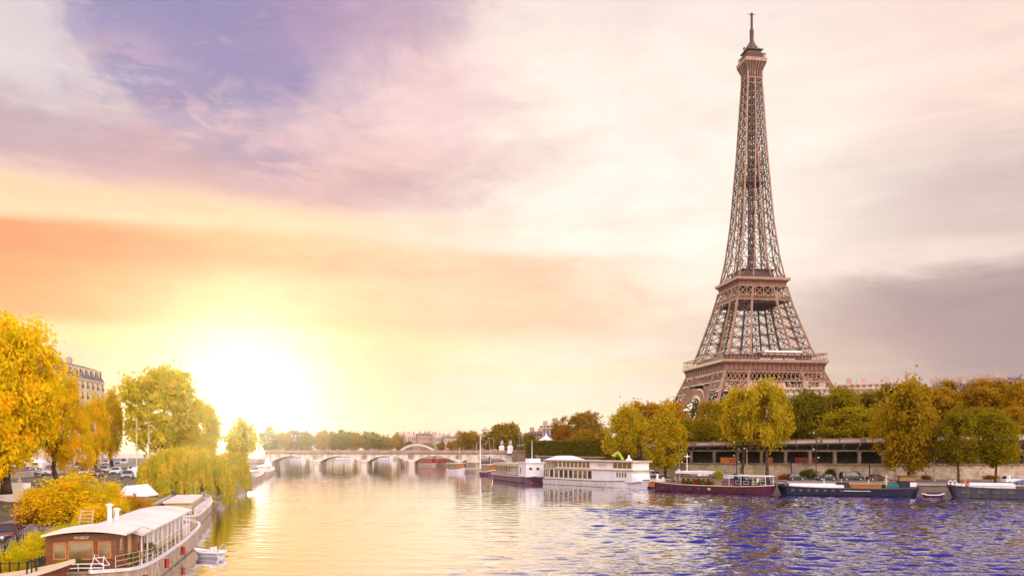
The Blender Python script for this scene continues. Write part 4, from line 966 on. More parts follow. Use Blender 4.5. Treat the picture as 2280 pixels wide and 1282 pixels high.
for i, (px, tp, bt, hw, Y, lab) in enumerate(BU): tree('bush', lab, 'bush', 'bushes on the left slope', px, tp, bt, hw, Y, LZ + .6, 'bush', ((.85, .6, .014), (.75, .4, .012), (.85, .64, .016))[i % 3], tr=.4)
BU = [(40, 1212, 1290, 60, 60, 'bright yellow bush behind the black railing'), (92, 1185, 1250, 42, 64, 'yellow green bush left of the brown wheelhouse'), (10, 1232, 1300, 40, 55, 'low yellow bush in the bottom left corner'), (150, 1168, 1225, 46, 70, 'gold bush just above the brown wheelhouse roof')]
for i, (px, tp, bt, hw, Y, lab) in enumerate(BU): tree('bush', lab, 'bush', 'bushes on the left slope', px, tp, bt, hw, Y, LZ, 'bush', (.8, .66, .015), tr=.4)
# greenery growing at the foot of the right wall
for i, (px, hw, top, lab) in enumerate(((1800, 24, 1046, 'green weeds at the wall foot behind the leftmost dark car'), (1850, 34, 1044, 'tall green weeds at the wall foot behind the middle dark cars'), (1905, 20, 1050, 'green weeds at the wall foot left of the black pipe'), (1748, 26, 1056, 'rusty weeds left of the grey pier'), (2205, 18, 1058, 'small orange shrub on the quay behind the grey barge'), (2062, 20, 1058, 'rusty weeds at the wall foot right of the leaning tree'))):
    tree('shrub', lab, 'shrub', 'shrubs at the quay wall', px, top, 1068, hw, 209.5 if px != 2205 else 186, QZ, 'bush', (.15, .17, .015) if i < 3 else (.42, .16, .02), depth=1.2, tr=.3)
# ---------------------------------------------------------------- boats
def text_mesh(s, size, m, depth=.01):
    cu = bpy.data.curves.new('lettering', 'FONT'); cu.body = s; cu.size = size; cu.extrude = depth; cu.align_x = 'CENTER'
    o = bpy.data.objects.new('lettering', cu); COL.objects.link(o); dg = bpy.context.evaluated_depsgraph_get()
    me = bpy.data.meshes.new_from_object(o.evaluated_get(dg)); bpy.data.objects.remove(o); me.materials.clear(); me.materials.append(m); return me
def hull(L, W, hb, hm, hs, bow=.22, stern=.12, flip=False, n=30, sq=False):
    rings = []; edge = []
    for i in range(n + 1):
        t = i / n; w = 1.0
        if t > 1 - bow: w = max(.02, 1 - ((t - 1 + bow) / bow) ** 2.4)
        elif t < stern and not sq: w = max(.25, 1 - ((stern - t) / stern) ** 2.2 * .75)
        w *= W / 2; h = hm + (hb - hm) * max(0, (t - .55) / .45) ** 2 + (hs - hm) * max(0, (.35 - t) / .35) ** 2
        x = L * t; k = max(0, (t - 1 + bow) / bow); xw = x - k * k * hb * .55
        if not sq: xw += max(0, (stern - t) / stern) ** 2 * hs * .5
        X = (lambda q: L - q) if flip else (lambda q: q)
        rings.append([(X(x), -w, h), (X(xw), -w * .93, .15), (X(xw), -w * .7, -.7), (X(xw), w * .7, -.7), (X(xw), w * .93, .15), (X(x), w, h)]); edge.append((X(x), w, h))
    return rings, edge
def boat(name, label, P, Q, W, hm_, hb, hm, hs, group=None, flip=False, bow=.22, stern=.12, sq=False, decks=STONE_D, rubm=WHITE, far=True, cat='boat'):
    P, Q = V(P), V(Q); d = (Q - P); L = d.length; d.normalize(); nrm = V((-d.y, d.x, 0))
    c = P + nrm * W / 2 * (1 if far else -1)
    b = thing(name, label, cat, (c.x, c.y, 0), atan2(d.y, d.x), group)
    rg, ed = hull(L, W, hb, hm, hs, bow, stern, flip, sq=sq)
    m = MB(); m.loft(rg, cap=True, closed=False); obj('hull', m, hm_, b, smooth=False)
    m = MB(); m.loft([[(x, -y * .97, z - .12), (x, y * .97, z - .12)] for x, y, z in ed], cap=False, closed=False); obj('deck', m, decks, b)
    m = MB()
    for s in (-1, 1):
        for (a, e) in zip(ed, ed[1:]): m.beam((a[0], s * a[1], a[2] - .04), (e[0], s * e[1], e[2] - .04), .22, .2)
    obj('gunwale', m, rubm, b)
    def loc(px, py=None):                                     # photo column/row on the boat's near side -> (x along, z)
        k = (px - 1140) / F; s = (k * P.y - P.x) / (d.x - k * d.y); Y = P.y + d.y * s
        return s if py is None else (s, CH - (py - HOR) / F * Y)
    return b, L, loc, ed
BWIN = {}
def bwin(par, x, y, z, w, h, rz=0.0, fm=CREAM, gm=GLASSM):
    k = (round(w, 2), round(h, 2), fm.name, gm.name)
    if k not in BWIN:
        m = MB(); m.k = 0; m.box((0, 0, h / 2 + .03), (w + .14, .08, .1)); m.box((0, 0, -h / 2 - .03), (w + .14, .1, .1)); m.box((-w / 2 - .04, 0, 0), (.09, .08, h)); m.box((w / 2 + .04, 0, 0), (.09, .08, h)); m.k = 1; m.box((0, .01, 0), (w, .05, h))
        me = m.mesh('window'); me.materials.append(fm); me.materials.append(gm); BWIN[k] = me
    o = link('window', BWIN[k], par); o.location = (x, y, z); o.rotation_euler = (0, 0, rz); return o
def rail(par, pts, h, gap=1.6, r=.035, m=WHITE, bars=2, name='railing'):
    mb = MB(); pts = [V(p) for p in pts]
    for a, b in zip(pts, pts[1:]):
        for k in range(bars): dz = V((0, 0, h * (k + 1) / bars)); mb.tube(a + dz, b + dz, r, r, 5)
        n = max(1, int((b - a).length / gap))
        for i in range(n + 1): p = a + (b - a) * i / n; mb.tube(p, p + V((0, 0, h)), r, r, 5)
    return obj(name, mb, m, par)
def bush_on(par, x, y, z, r, c, name='potted_plant'):
    o = link(name, CR['bush'][0], par); o.location = (x, y, z); o.scale = (r, r, r * .8); o.color = tuple(c) + (1,); return o
gR = 'boats moored along the right quay'; gL = 'boats moored along the left quay'
# --- white two decked restaurant boat
b, L, loc, ed = boat('restaurant_boat', 'white two decked restaurant boat with a tented roof', onz(1208, 1077, 0), onz(1424, 1089, 0), 7.0, WHITE, 2.3, 1.6, 1.6, gR, bow=.26, stern=.05, sq=True, rubm=STONE_D)
x0, x1 = .3, loc(1404); y0, y1 = -3.1, 3.1
m = MB(); m.box(((x0 + x1) / 2, 0, 3.0), (x1 - x0, 6.2, 3.0)); m.loft([[(x1, -3.1, 1.6), (x1, 3.1, 1.6), (x1, 3.1, 3.6), (x1, -3.1, 3.6)], [(x1 + 1.8, -1.8, 1.8), (x1 + 1.8, 1.8, 1.8), (x1 + 1.2, 1.8, 3.6), (x1 + 1.2, -1.8, 3.6)]]); lo_ = obj('lower_deck', m, WHITE, b)
m = MB(); m.box(((x0 + x1) / 2 + .4, 0, 4.55), (x1 - x0 + 1.2, 6.9, .22)); obj('deck_edge', m, CREAM, lo_)
xa = loc(1232); m = MB(); m.box(((xa + x1) / 2, .1, 5.6), (x1 - xa, 5.6, 2.0)); up_ = obj('upper_deck', m, WHITE, b)
m = MB(); m.box(((x0 + x1) / 2 + .3, 0, 6.75), (x1 - x0 + .8, 6.8, .34)); obj('roof', m, CREAM, up_)
m = MB()
for px in (1209, 1216, 1223): s = loc(px); m.box((s, -3.1, 5.6), (.14, .14, 2.0)); m.box((s, 3.1, 5.6), (.14, .14, 2.0))
obj('posts', m, CREAM, up_)
for i in range(9):
    s, _ = loc(1226 + i * 10.6, 1058); bwin(lo_, s, -3.12, 3.12, 1.4, 2.05, fm=CREAM, gm=GLASSG if i in (1, 5, 6, 7) else GLASSM)
for i in range(3): bwin(lo_, loc(1210 + i * 4), -3.12, 3.12, .5, 2.0, fm=CREAM, gm=GLASSG)
for i in range(4): bwin(lo_, loc(1372 + i * 6), -3.12, 3.4, .42, 1.15)
for i in range(9): bwin(up_, loc(1234 + i * 8.8), -2.74, 5.65, 1.15, 1.4, fm=CREAM, gm=GLASSG)
for i in range(4): bwin(up_, loc(1365 + i * 10.5), -2.74, 5.7, 1.4, 1.3, fm=CREAM, gm=GLASSG)
rail(b, [(x0, -3.35, 4.65), (xa, -3.35, 4.65)], .9, 1.0, .03)
rail(b, [(x1 + 1.0, -2.2, 2.0), (L - 1.0, -.8, 2.3), (L - 1.0, .8, 2.3), (x1 + 1.0, 2.2, 2.0)], 1.0, 1.0, .03)
m = MB(); s0, s1 = loc(1211), loc(1262); m.loft([[(s0, -3.3, 6.9), (s1, -3.3, 6.9), (s1, 3.3, 6.9), (s0, 3.3, 6.9)], [(s0 + 3.4, -1.6, 8.0), (s1 - 3.4, -1.6, 8.0), (s1 - 3.4, 1.6, 8.0), (s0 + 3.4, 1.6, 8.0)]]); obj('tent', m, WHITE, b)
m = MB(); s = loc(1378); m.lathe([(.9, 6.9), (.85, 7.1), (.25, 7.7), (.18, 8.3), (.03, 8.4)], (s, 0, 0), 10); obj('vent_cowl', m, WHITE, b)
m = MB()
for i in range(14): s = 1.4 + i * 1.9; m.tube((s, -3.62, 1.2), (s, -3.62, .6), .16, .16, 8)
obj('fenders', m, CREAM, b)
m = MB()
for i in range(6): s = loc(1327 + i * 3.4); m.box((s, -2.73, 5.7), (.22, .03, .6)); m.box((s + .12, -2.73, 5.55 + .3 * (i % 2)), (.2, .03, .1))
obj('lettering', m, SALMON, up_)
s = loc(1366); c = b.matrix_world if 0 else None
q = V((b.location.x, b.location.y, 0)) + Matrix.Rotation(b.rotation_euler.z, 3, 'Z') @ V((s, -1.5, 0))
fg = thing('inflatable_tube', 'bent lime green inflatable tube on the roof of the white restaurant boat', 'inflatable', (q.x, q.y, 6.93)); m = MB()
m.path([(1.0, 0, 0), (.5, 0, .9), (-.1, 0, 1.9), (-.7, 0, 2.0), (-1.2, 0, 1.5)], .33, 8); m.lathe([(.1, 1.1), (.5, 1.3), (.45, 1.7), (.1, 1.9)], (-1.4, 0, -.2), 8); obj('tube', m, GREENP, fg, smooth=True)
# --- plum barge with a white deckhouse
b, L, loc, ed = boat('deckhouse_barge', 'plum hulled barge with a boxy white deckhouse and flagpole', onz(1089, 1066, 0), onz(1167, 1076, 0), 6.6, HPURP, 2.1, 1.9, 2.0, gR, bow=.06, stern=.1, rubm=WHITE)
s0, s1 = loc(1149), L - .5
m = MB(); m.box(((s0 + s1) / 2, .2, 3.8), (s1 - s0, 5.6, 4.0)); dh = obj('deckhouse', m, WHITE, b)
m = MB(); m.box(((s0 + s1) / 2, .2, 5.95), (s1 - s0 + .9, 6.2, .26)); m.box((s1 - 2, .2, 6.6), (3.4, 3.4, 1.0)); obj('roof', m, WHITE, dh)
for i in range(2): bwin(dh, s1 + .02, -1.2 + i * 2.2, 4.2, .8, .7, pi / 2)
bwin(dh, s0 + 2.2, -2.62, 3.6, .8, 1.6)
s2 = loc(1093); m = MB(); m.box(((s2 + s0) / 2 - .5, .4, 3.4), (s0 - s2 - 2.2, 4.6, 2.6)); cb = obj('cabin', m, CREAM, b)
m = MB(); m.box(((s2 + s0) / 2 - .5, .3, 5.1), (s0 - s2 - .6, 6.0, .9)); obj('roof', m, CREAM, cb)
for i in range(9): bwin(cb, s2 + 2.2 + i * 1.75, -1.95, 3.5, 1.0, 1.3, gm=GLASSG if i % 3 else GLASSM)
m = MB()
for i in range(8): m.box((s2 + 2.2 + i * 1.5, -2.4, 2.5), (.9, .5, .8))
obj('seats', m, WOODO, b)
rail(b, [(1.0, -3.0, 1.95), (L - .8, -3.15, 1.95)], 1.0, 1.2, .035)
m = MB(); m.tube((s0 + 4, .3, 5.9), (s0 + 4, .3, 12.3), .12, .07, 6); obj('flagpole', m, WHITE, b)
m = MB(); m.loft([[(s0 - 1.2, -2.6, 3.7), (s0 - .2, -2.6, 2.4), (s0 - .3, -2.55, 2.3), (s0 - 1.2, -2.55, 2.2)], [(s0 - 1.2, -2.52, 3.7), (s0 - .2, -2.52, 2.4), (s0 - .3, -2.5, 2.3), (s0 - 1.2, -2.5, 2.2)]]); obj('flag', m, HBLUE, b)
# --- small launches left of it
for px0, px1, py, lab, hm_ in ((991, 1029, 1052, 'small white launch with an orange cabin, first of the launches by the bridge', WHITE), (1031, 1066, 1051, 'small launch with a cream round canopy between the two orange cabined launches', CREAM), (1066, 1094, 1057, 'small dark hulled launch against the stern of the plum barge', HPURP)):
    b, L, loc, ed = boat('launch', lab, onz(px0, py, 0), onz(px1, py + 1, 0), 3.2, hm_, 1.5, 1.0, 1.2, 'launches moored near the bridge', bow=.3); b.scale = (1, 1.25, 1.4)
    m = MB(); m.box((L * .5, 0, 1.9), (L * .62, 2.4, 1.7)); cbn = obj('cabin', m, WOODO if hm_ != CREAM else CREAM, b)
    m = MB()
    if hm_ == CREAM: m.loft([[(L * .5 + L * .42 * k * cos(a), 1.9 * k * sin(a), z) for a in [i * pi / 8 for i in range(16)]] for k, z in ((1, 2.9), (.95, 3.3), (.6, 4.6), (.3, 5.1))])
    else: m.box((L * .48, 0, 2.85), (L * .74, 3.0, .2))
    obj('canopy', m, CREAM if hm_ == CREAM else ROOFW, b)
    for i in range(5): bwin(cbn, L * (.26 + .12 * i), -1.22, 2.1, L * .075, .8, gm=GLASSG)
    m = MB(); m.tube((L * .7, 0, 2.8), (L * .7, 0, 7.5 if hm_ != CREAM else 9), .08, .05, 6); obj('mast', m, WHITE, b)
    if hm_ == CREAM: m = MB(); m.tube((L * .92, 0, 1.2), (L * .92, 0, 10.5), .3, .1, 8); obj('funnel_mast', m, WHITE, b)
# red restaurant boats seen through the fourth arch
for px0, px1, lab in ((926, 965, 'rust red boat seen through the fourth bridge arch'), (968, 1004, 'rust red boat at the right side of the fourth bridge arch')):
    b, L, loc, ed = boat('moored_boat', lab, onz(px0, 1035, 0), onz(px1, 1036, 0), 4, CREAM, 1.4, 1.1, 1.2, 'boats moored beyond the bridge', bow=.15)
    m = MB(); m.box((L * .5, 0, 2.4), (L * .8, 3.2, 2.6)); cbn = obj('cabin', m, REDP, b)
    for i in range(5): bwin(cbn, L * (.2 + .15 * i), -1.62, 2.6, L * .08, 1.0, gm=GLASSG)
    m = MB(); m.box((L * .5, 0, 3.9), (L * .85, 3.8, .3)); obj('canopy', m, ORANGE, b)
for px0, px1, py, lab in ((742, 786, 1024, 'long white boat seen through the second bridge arch'), (838, 872, 1024, 'white boat seen through the third bridge arch'), (640, 676, 1026, 'pale boat seen through the leftmost bridge arch')):
    b, L, loc, ed = boat('moored_boat', lab, onz(px0, py, 0), onz(px1, py + .3, 0), 5, WHITE, 1.8, 1.4, 1.5, 'boats moored beyond the bridge', bow=.15)
    m = MB(); m.box((L * .5, 0, 2.5), (L * .75, 4, 2.2)); cbn = obj('cabin', m, WHITE, b)
    for i in range(6): bwin(cbn, L * (.2 + .12 * i), -2.02, 2.7, L * .07, 1.0)
# --- maroon barge
b, L, loc, ed = boat('river_barge', 'maroon river barge with white awnings and plants on deck', onz(1437, 1092, 0), onz(1716, 1103, 0), 5.2, HRED, 2.5, 1.75, 2.2, gR, flip=True, bow=.12, stern=.14, rubm=CREAM)
m = MB(); s, z = loc(1447, 1077); m.box((s + .25, -2.25, 1.55), (2.1, .12, 1.0), -.28); obj('bow_plate', m, ORANGE, b)
m = MB(); m.box((s + .3, -2.62, 2.4), (.5, .3, .12)); m.tube((s + .8, -.6, 2.2), (s + .8, -.6, 4.0), .28, .24, 8); m.tube((s + 1.8, .4, 2.2), (s + 1.8, .4, 3.2), .3, .3, 8); m.box((s + 1.4, -.8, 2.5), (1.2, 1.0, .6)); obj('windlass', m, WHITE, b)
sa, sb = loc(1502), loc(1584); m = MB(); m.box(((sa + sb) / 2, 0, 4.75), (sb - sa, 4.6, .16)); m.box(((sa + sb) / 2, -2.25, 4.5), (sb - sa, .06, .4)); aw = obj('awning', m, WHITE, b)
m = MB()
for i in range(5):
    for y in (-2.15, 2.15): x = sa + .2 + (sb - sa - .4) * i / 4; m.tube((x, y, 1.7), (x, y, 4.7), .05, .05, 6)
obj('awning_posts', m, GREYM, aw)
m = MB(); m.box(((sa + sb) / 2 + .6, .2, 2.7), (sb - sa - 1.6, 3.2, 1.9)); dk = obj('saloon', m, WOODB, b)
for i in range(6): bwin(dk, sa + 1.7 + i * 1.25, -1.42, 2.9, .8, .8)
for i in range(13): x = loc(1482) + i * .95; bush_on(b, x, -1.9 + .3 * sin(i * 2.1), 2.35 + .12 * sin(i), .55 + .14 * sin(i * 1.7), ((.20, .22, .02), (.42, .30, .02), (.40, .12, .02))[i % 3])
m = MB(); x = loc(1593); m.box((x, -1.2, 2.5), (2.5, 1.6, 1.6)); pb = obj('planter', m, WOODP, b); bush_on(pb, x, -1.2, 4.0, 1.35, (.50, .42, .02), 'plant')
sa, sb = loc(1580), loc(1630); m = MB(); m.box(((sa + sb) / 2, 0, 2.2), (sb - sa, 3.6, 1.2)); m.box(((sa + sb) / 2, 0, 2.85), (sb - sa + .3, 3.9, .12)); obj('hatch_house', m, HPURP, b)
sa, sb = loc(1618), loc(1704); m = MB(); m.box(((sa + sb) / 2, 0, 4.05), (sb - sa, 4.2, .16)); ca = obj('canopy', m, WHITE, b); m = MB()
for i in range(4):
    for y in (-1.95, 1.95): x = sa + .25 + (sb - sa - .5) * i / 3; m.tube((x, y, 1.9), (x, y, 4.0), .06, .06, 6)
obj('canopy_posts', m, WHITE, ca)
sa, sb = loc(1630), loc(1696); m = MB(); m.box(((sa + sb) / 2, 0, 2.5), (sb - sa, 3.4, 1.3)); wh = obj('wheelhouse', m, HBLUE, b)
for i in range(4): bwin(wh, sa + 1 + i * 1.9, -1.72, 2.6, 1.1, .6, gm=GLASSM if i != 2 else GLASSG)
m = MB(); m.tube((loc(1632), -1.2, 2), (loc(1632), -1.2, 4.4), .5, .4, 8); m.tube((loc(1640), 0, 2), (loc(1640), 0, 4.1), .3, .3, 8); obj('cloaked_gear', m, HBLUE, b)
m = MB(); x = loc(1519); m.tube((x, -.4, 3), (x, -.4, 9.0), .1, .06, 6); m.box((x, -.4, 8.2), (1.7, .12, .12)); m.lathe([(.35, 8.0), (.25, 8.25), (.05, 8.5)], (x, -.4, 0), 8); obj('mast', m, WHITE, b)
m = MB(); m.loft([[(loc(1491) + u, 0 + v, 2.0) for u, v in ((-1.1, -.8), (1.1, -.8), (1.1, .8), (-1.1, .8))], [(loc(1491) + u * .1, v * .1, 3.4) for u, v in ((-1.1, -.8), (1.1, -.8), (1.1, .8), (-1.1, .8))]]); obj('folded_parasol', m, SALMON, b)
m = MB()
x = loc(1497); m.beam((x - .3, -.6, 2.3), (x + .5, -.6, 5.2), .8, .12); obj('gangplank', m, CREAM, b)
for i in range(9): bwin(b, loc(1476 + i * 20), -2.6, 1.0, .55, .4, fm=HRED)
m = MB(); x = loc(1579); m.box((x, -2.66, .95), (.7, .06, .45)); obj('name_board', m, CREAM, b)
rail(b, [(L * .06, -2.2, 2.05), (L * .3, -2.5, 1.75)], .9, 1.5, .03)
m = MB()
for k in range(4): m.box((L - 3.2 - .1, -1.6 + k * .5, 3.2), (.4, .4, 1.0))
obj('stern_lockers', m, WHITE, b)
m = MB()
for x, y in ((1.0, 2.2), (L - 1.5, 2.2)): m.path([(x, y, 2.0), (x + .6, y + 2.2, 1.75), (x + 1.0, y + 4.4, 2.15)], .05, 5)
obj('mooring_line', m, CREAM, b)
for i in range(4): m = MB(); x = L * (.2 + .2 * i); m.tube((x, -2.75, 1.2), (x, -2.75, .5), .16, .16, 8); obj('fender', m, BLACK, b)
# --- navy barge
b, L, loc, ed = boat('river_barge', 'navy blue river barge with a white deck and an orange wood wheelhouse', onz(1730, 1102, 0), onz(2052, 1107, 0), 5.2, HBLUE, 2.2, 1.7, 2.0, gR, flip=True, bow=.10, stern=.12, rubm=HGREY)
sa, sb = loc(1757), loc(1880); m = MB(); m.box(((sa + sb) / 2, 0, 1.95), (sb - sa, 4.0, .55)); m.loft([[(sa, -2, 2.22), (sb, -2, 2.22), (sb, 2, 2.22), (sa, 2, 2.22)], [(sa + .5, -.5, 2.5), (sb - .5, -.5, 2.5), (sb - .5, .5, 2.5), (sa + .5, .5, 2.5)]]); obj('hold_cover', m, WHITE, b)
sa, sb = loc(1866), loc(1892); m = MB(); m.box(((sa + sb) / 2, .2, 2.3), (sb - sa, 3.2, 1.1)); m.loft([[(sa - 2.6, -1.4, 1.8), (sa, -1.4, 1.8), (sa, 1.4, 1.8), (sa - 2.6, 1.4, 1.8)], [(sa - .3, -1.4, 2.4), (sa, -1.4, 2.7), (sa, 1.4, 2.7), (sa - .3, 1.4, 2.4)]]); obj('hatch', m, BLACK, b)
sa, sb = loc(1896), loc(1962); m = MB()
for i in range(30): x = sa + (sb - sa) * i / 29; m.box((x, -2.2, 2.15), (.12, .08, .95 if i % 5 else 1.3))
for z in (1.85, 2.55): m.box(((sa + sb) / 2, -2.2, z), (sb - sa, .06, .1))
obj('deck_fence', m, WOODO, b)
for i in range(7): bush_on(b, sa + .6 + i * .95, -1.5, 2.2, .5, ((.24, .2, .02), (.45, .18, .02))[i % 2])
m = MB(); x = loc(1975); m.tube((x, -1.4, 1.7), (x, -1.4, 4.0), .22, .18, 8); m.box((x, -1.4, 3.2), (.9, .2, .2)); m.lathe([(.28, 4.0), (.3, 4.3), (.05, 4.5)], (x, -1.4, 0), 8); obj('funnel', m, CREAM, b)
m = MB(); x = loc(1992); m.loft([[(x + u * k, v * k, z) for u, v in ((-1.3, -1.8), (1.3, -1.8), (1.3, 1.8), (-1.3, 1.8))] for k, z in ((1, 1.7), (1, 2.4), (.7, 2.8), (.3, 2.9))]); obj('tarpaulin', m, TEAL, b)
sa, sb = loc(2004), loc(2042); m = MB(); m.box(((sa + sb) / 2, 0, 2.4), (sb - sa, 3.8, 1.8)); wh = obj('wheelhouse', m, HBLUE, b)
m = MB(); m.box(((sa + sb) / 2, 0, 3.7), (sb - sa - .2, 3.6, 1.0)); ww_ = obj('window_band', m, WOODO, wh)
for i in range(3): bwin(ww_, sa + .75 + i * (sb - sa - 1.4) / 2, -1.82, 3.75, .75, .6, fm=WOODO, gm=GLASSG)
m = MB(); m.box(((sa + sb) / 2, 0, 4.3), (sb - sa + .5, 4.2, .16)); obj('roof', m, WOODB, wh)
m = MB(); m.box((sb - .6, -1.93, 2.6), (1.2, .06, .9)); obj('signboard', m, WHITE, wh)
m = MB(); x = loc(1739); m.path([(x + 1.3 * cos(a), 0, 2.1 + .9 * sin(a)) for a in [i * pi / 8 for i in range(9)]], .09, 6); m.path([(x + 1.0 + .5 * cos(a), .6, 2.2 + .5 * sin(a)) for a in [i * pi / 4 for i in range(9)]], .08, 6); m.box((x, 0, 2.1), (1.6, 1.0, .4)); obj('windlass', m, BLACK, b)
m = MB(); x = loc(1898 + 10); m.box((x, -2.68, 1.15), (5.2, .05, .16)); obj('name_stripe', m, CREAM, b)
for i in range(8): bwin(b, loc(1765 + i * 18), -2.6, 1.15, .5, .35, fm=HGREY)
for px in (1838, 1878, 1940): m = MB(); x = loc(px); m.tube((x, 1.9, 1.7), (x, 1.9, 3.5), .09, .06, 6); m.lathe([(.05, 1.75), (.3, 1.85), (.3, 1.95), (.05, 2.0)], (x, 1.9, 0), 8); obj('bollard_post', m, WHITE, b)
# --- grey barge
b, L, loc, ed = boat('river_barge', 'grey river barge with a white hold cover at the right edge', onz(2108, 1108, 0), onz(2420, 1115, 0), 5.2, HGREY, 2.6, 2.1, 2.2, gR, flip=True, bow=.10, stern=.12, rubm=HGREY)
sa, sb = loc(2158), loc(2262); m = MB(); m.box(((sa + sb) / 2, 0, 2.5), (sb - sa, 4.2, .7)); m.loft([[(sa, -2.1, 2.84), (sb, -2.1, 2.84), (sb, 2.1, 2.84), (sa, 2.1, 2.84)], [(sa + .3, -.5, 3.1), (sb - .3, -.5, 3.1), (sb - .3, .5, 3.1), (sa + .3, .5, 3.1)]]); obj('hold_cover', m, WHITE, b)
m = MB()
for px in (2117, 2127): x = loc(px); m.path([(x - .32, -.8, 2.3), (x - .32, -.8, 3.2), (x - .15, -.8, 3.45), (x + .15, -.8, 3.45), (x + .32, -.8, 3.2), (x + .32, -.8, 2.3)], .1, 6); m.tube((x - .3, -.8, 2.8), (x + .3, -.8, 2.8), .07, .07, 6)
obj('bow_hoops', m, WHITE, b)
m = MB(); x = loc(2150); m.tube((x, -.6, 2.3), (x, -.6, 3.8), .3, .24, 8); m.tube((x + 1.0, -.4, 2.3), (x + .9, -.4, 3.4), .2, .2, 8); obj('orange_post', m, ORANGE, b)
m = MB(); x = loc(2138); m.box((x, .2, 2.6), (1.8, 1.6, .5)); m.tube((x + .6, -1.2, 2.3), (x + .6, -1.2, 2.9), .3, .3, 8); obj('windlass', m, WHITE, b)
for i in range(4): bwin(b, loc(2150 + i * 34), -2.6, 1.3, 1.3, .5, fm=HGREY)
rail(b, [(loc(2150), -2.45, 2.15), (L - 2, -2.5, 2.15)], .35, 3, .03, HGREY, 1)
sk = boat('skiff', 'dark low workboat tied between the navy barge and the grey barge', onz(2054, 1107, 0), onz(2104, 1108, 0), 2.4, HRED, .9, .6, .8, gR, bow=.3)[0]
m = MB(); m.box((2.2, 0, .75), (2.6, 1.6, .5)); obj('engine_box', m, BLACK, sk)
sk = boat('skiff', 'brown tender tied under the bow of the white restaurant boat', onz(1402, 1086, 0) + V((0, 3, 0)), onz(1440, 1088, 0) + V((0, 4, 0)), 3.0, WOODP, 2.1, 1.6, 1.6, gR, bow=.3)[0]
m = MB(); m.box((2.6, 0, 1.9), (2.4, 1.8, .8)); obj('deck_box', m, WOODO, sk)
# ---------------------------------------------------------------- left bank boats
ax = V((-.232, .973, 0)); st_ = V((-26.5, 50.7, 0)); rzH = atan2(ax.y, ax.x)
P_ = st_ + V((.973, .232, 0)) * 2.6; Q_ = P_ + ax * 40
b, L, loc, ed = boat('houseboat', 'long cream houseboat with a white roof and brown wheelhouse', P_, Q_, 5.2, HCREAM, 2.5, 1.75, 2.5, gL, bow=.14, stern=.10, rubm=WHITE, decks=WOODP)
m = MB(); m.box((3.9, .35, 3.35), (3.6, 4.1, 2.5)); wh = obj('wheelhouse', m, WOODB, b)
m = MB()                                                      # cambered wheelhouse roof
m.loft([[(x, -2.45 + 4.9 * k / 8 + .35 * 0, 4.62 + .28 * (1 - (k / 4 - 1) ** 2)) for k in range(9)] + [(x, 2.45 - 4.9 * k / 8, 4.5 + .28 * (1 - (k / 4 - 1) ** 2)) for k in range(9)] for x in (1.4, 6.2)]); obj('wheelhouse_roof', m, ROOFW, wh)
for y, w_ in ((1.55, .62), (.35, 1.35), (-1.05, .62)): bwin(wh, 2.08, y, 3.55, w_, .95 if w_ < 1 else 1.05, -pi / 2, fm=WOODO, gm=GLASSG)
bwin(wh, 3.4, -1.72, 3.7, .8, .9, 0, fm=WOODO); bwin(wh, 4.7, -1.72, 3.4, .8, 1.7, 0, fm=WOODO)
tx = link('lettering', text_mesh('P010852F', .24, WHITE), wh); tx.location = (2.07, .3, 4.28); tx.rotation_euler = (pi / 2, 0, -pi / 2); tx.scale = (.9, 1, 1)
m = MB(); m.box((8.0, .1, 3.1), (4.6, 3.9, 2.2)); m.box((19.5, .1, 3.0), (18.4, 3.9, 2.0)); cb = obj('cabin', m, CREAM, b)
m = MB(); m.box((8.0, -1.9, 3.1), (4.5, .12, 2.1)); obj('wood_cladding', m, WOODO, cb)
m = MB(); m.box((6.3, -1.99, 3.0), (1.0, .08, 2.0)); dr = obj('door', m, WOODB, cb); m = MB(); m.box((6.7, -2.06, 3.0), (.06, .08, .18)); obj('handle', m, RIM, dr)
m = MB()
m.loft([[(x, -2.65 + 5.1 * k / 10, 4.15 + .42 * (1 - (k / 5 - 1) ** 2)) for k in range(11)] + [(x, 2.45 - 5.1 * k / 10, 4.02 + .42 * (1 - (k / 5 - 1) ** 2)) for k in range(11)] for x in (5.6, 12, 20, 27, 29.2)]); obj('roof', m, ROOFW, cb)
m = MB(); m.loft([[(x, -2.6 + 5.0 * k / 10, 4.19 + .42 * (1 - (k / 5 - 1) ** 2)) for k in range(11)] + [(x, 2.4 - 5.0 * k / 10, 4.12 + .42 * (1 - (k / 5 - 1) ** 2)) for k in range(11)] for x in (8.9, 9.05)]); obj('roof_seam', m, GREYM, cb)
for i in range(3): bwin(cb, 7.6 + i * 1.15, -1.98, 3.3, .75, 1.1, fm=WOODO)
for i in range(11): bwin(cb, 11.6 + i * 1.6, -1.87, 3.15, 1.0, 1.1, fm=WHITE, gm=GLASSM if i % 4 == 1 else GLASSG)
m = MB()
for i in range(12): m.box((6.0 + i * 2.05, -2.5, 3.0), (.09, .09, 2.3))
obj('veranda_posts', m, WHITE, cb)
for x, h, nm in ((12.2, 1.3, 'stove_pipe'), (14.6, .8, 'vent_pipe')): m = MB(); m.tube((x, .9, 4.3), (x, .9, 4.4 + h), .15, .15, 10); m.lathe([(.26, 4.4 + h), (.3, 4.5 + h), (.05, 4.6 + h)], (x, .9, 0), 10); obj(nm, m, WHITE, b)
m = MB(); m.tube((6.6, -.6, 4.6), (6.6, -.6, 6.0), .03, .03, 6); m.box((6.6, -.6, 5.6), (.5, .04, .04)); obj('aerial', m, RIM, b)
rail(b, [(.6, -2.0, 2.35), (3.5, -2.45, 2.2), (9, -2.58, 1.8), (33, -2.58, 1.75), (38.5, -1.3, 2.3)], .95, 1.5, .024, CREAM, 3)
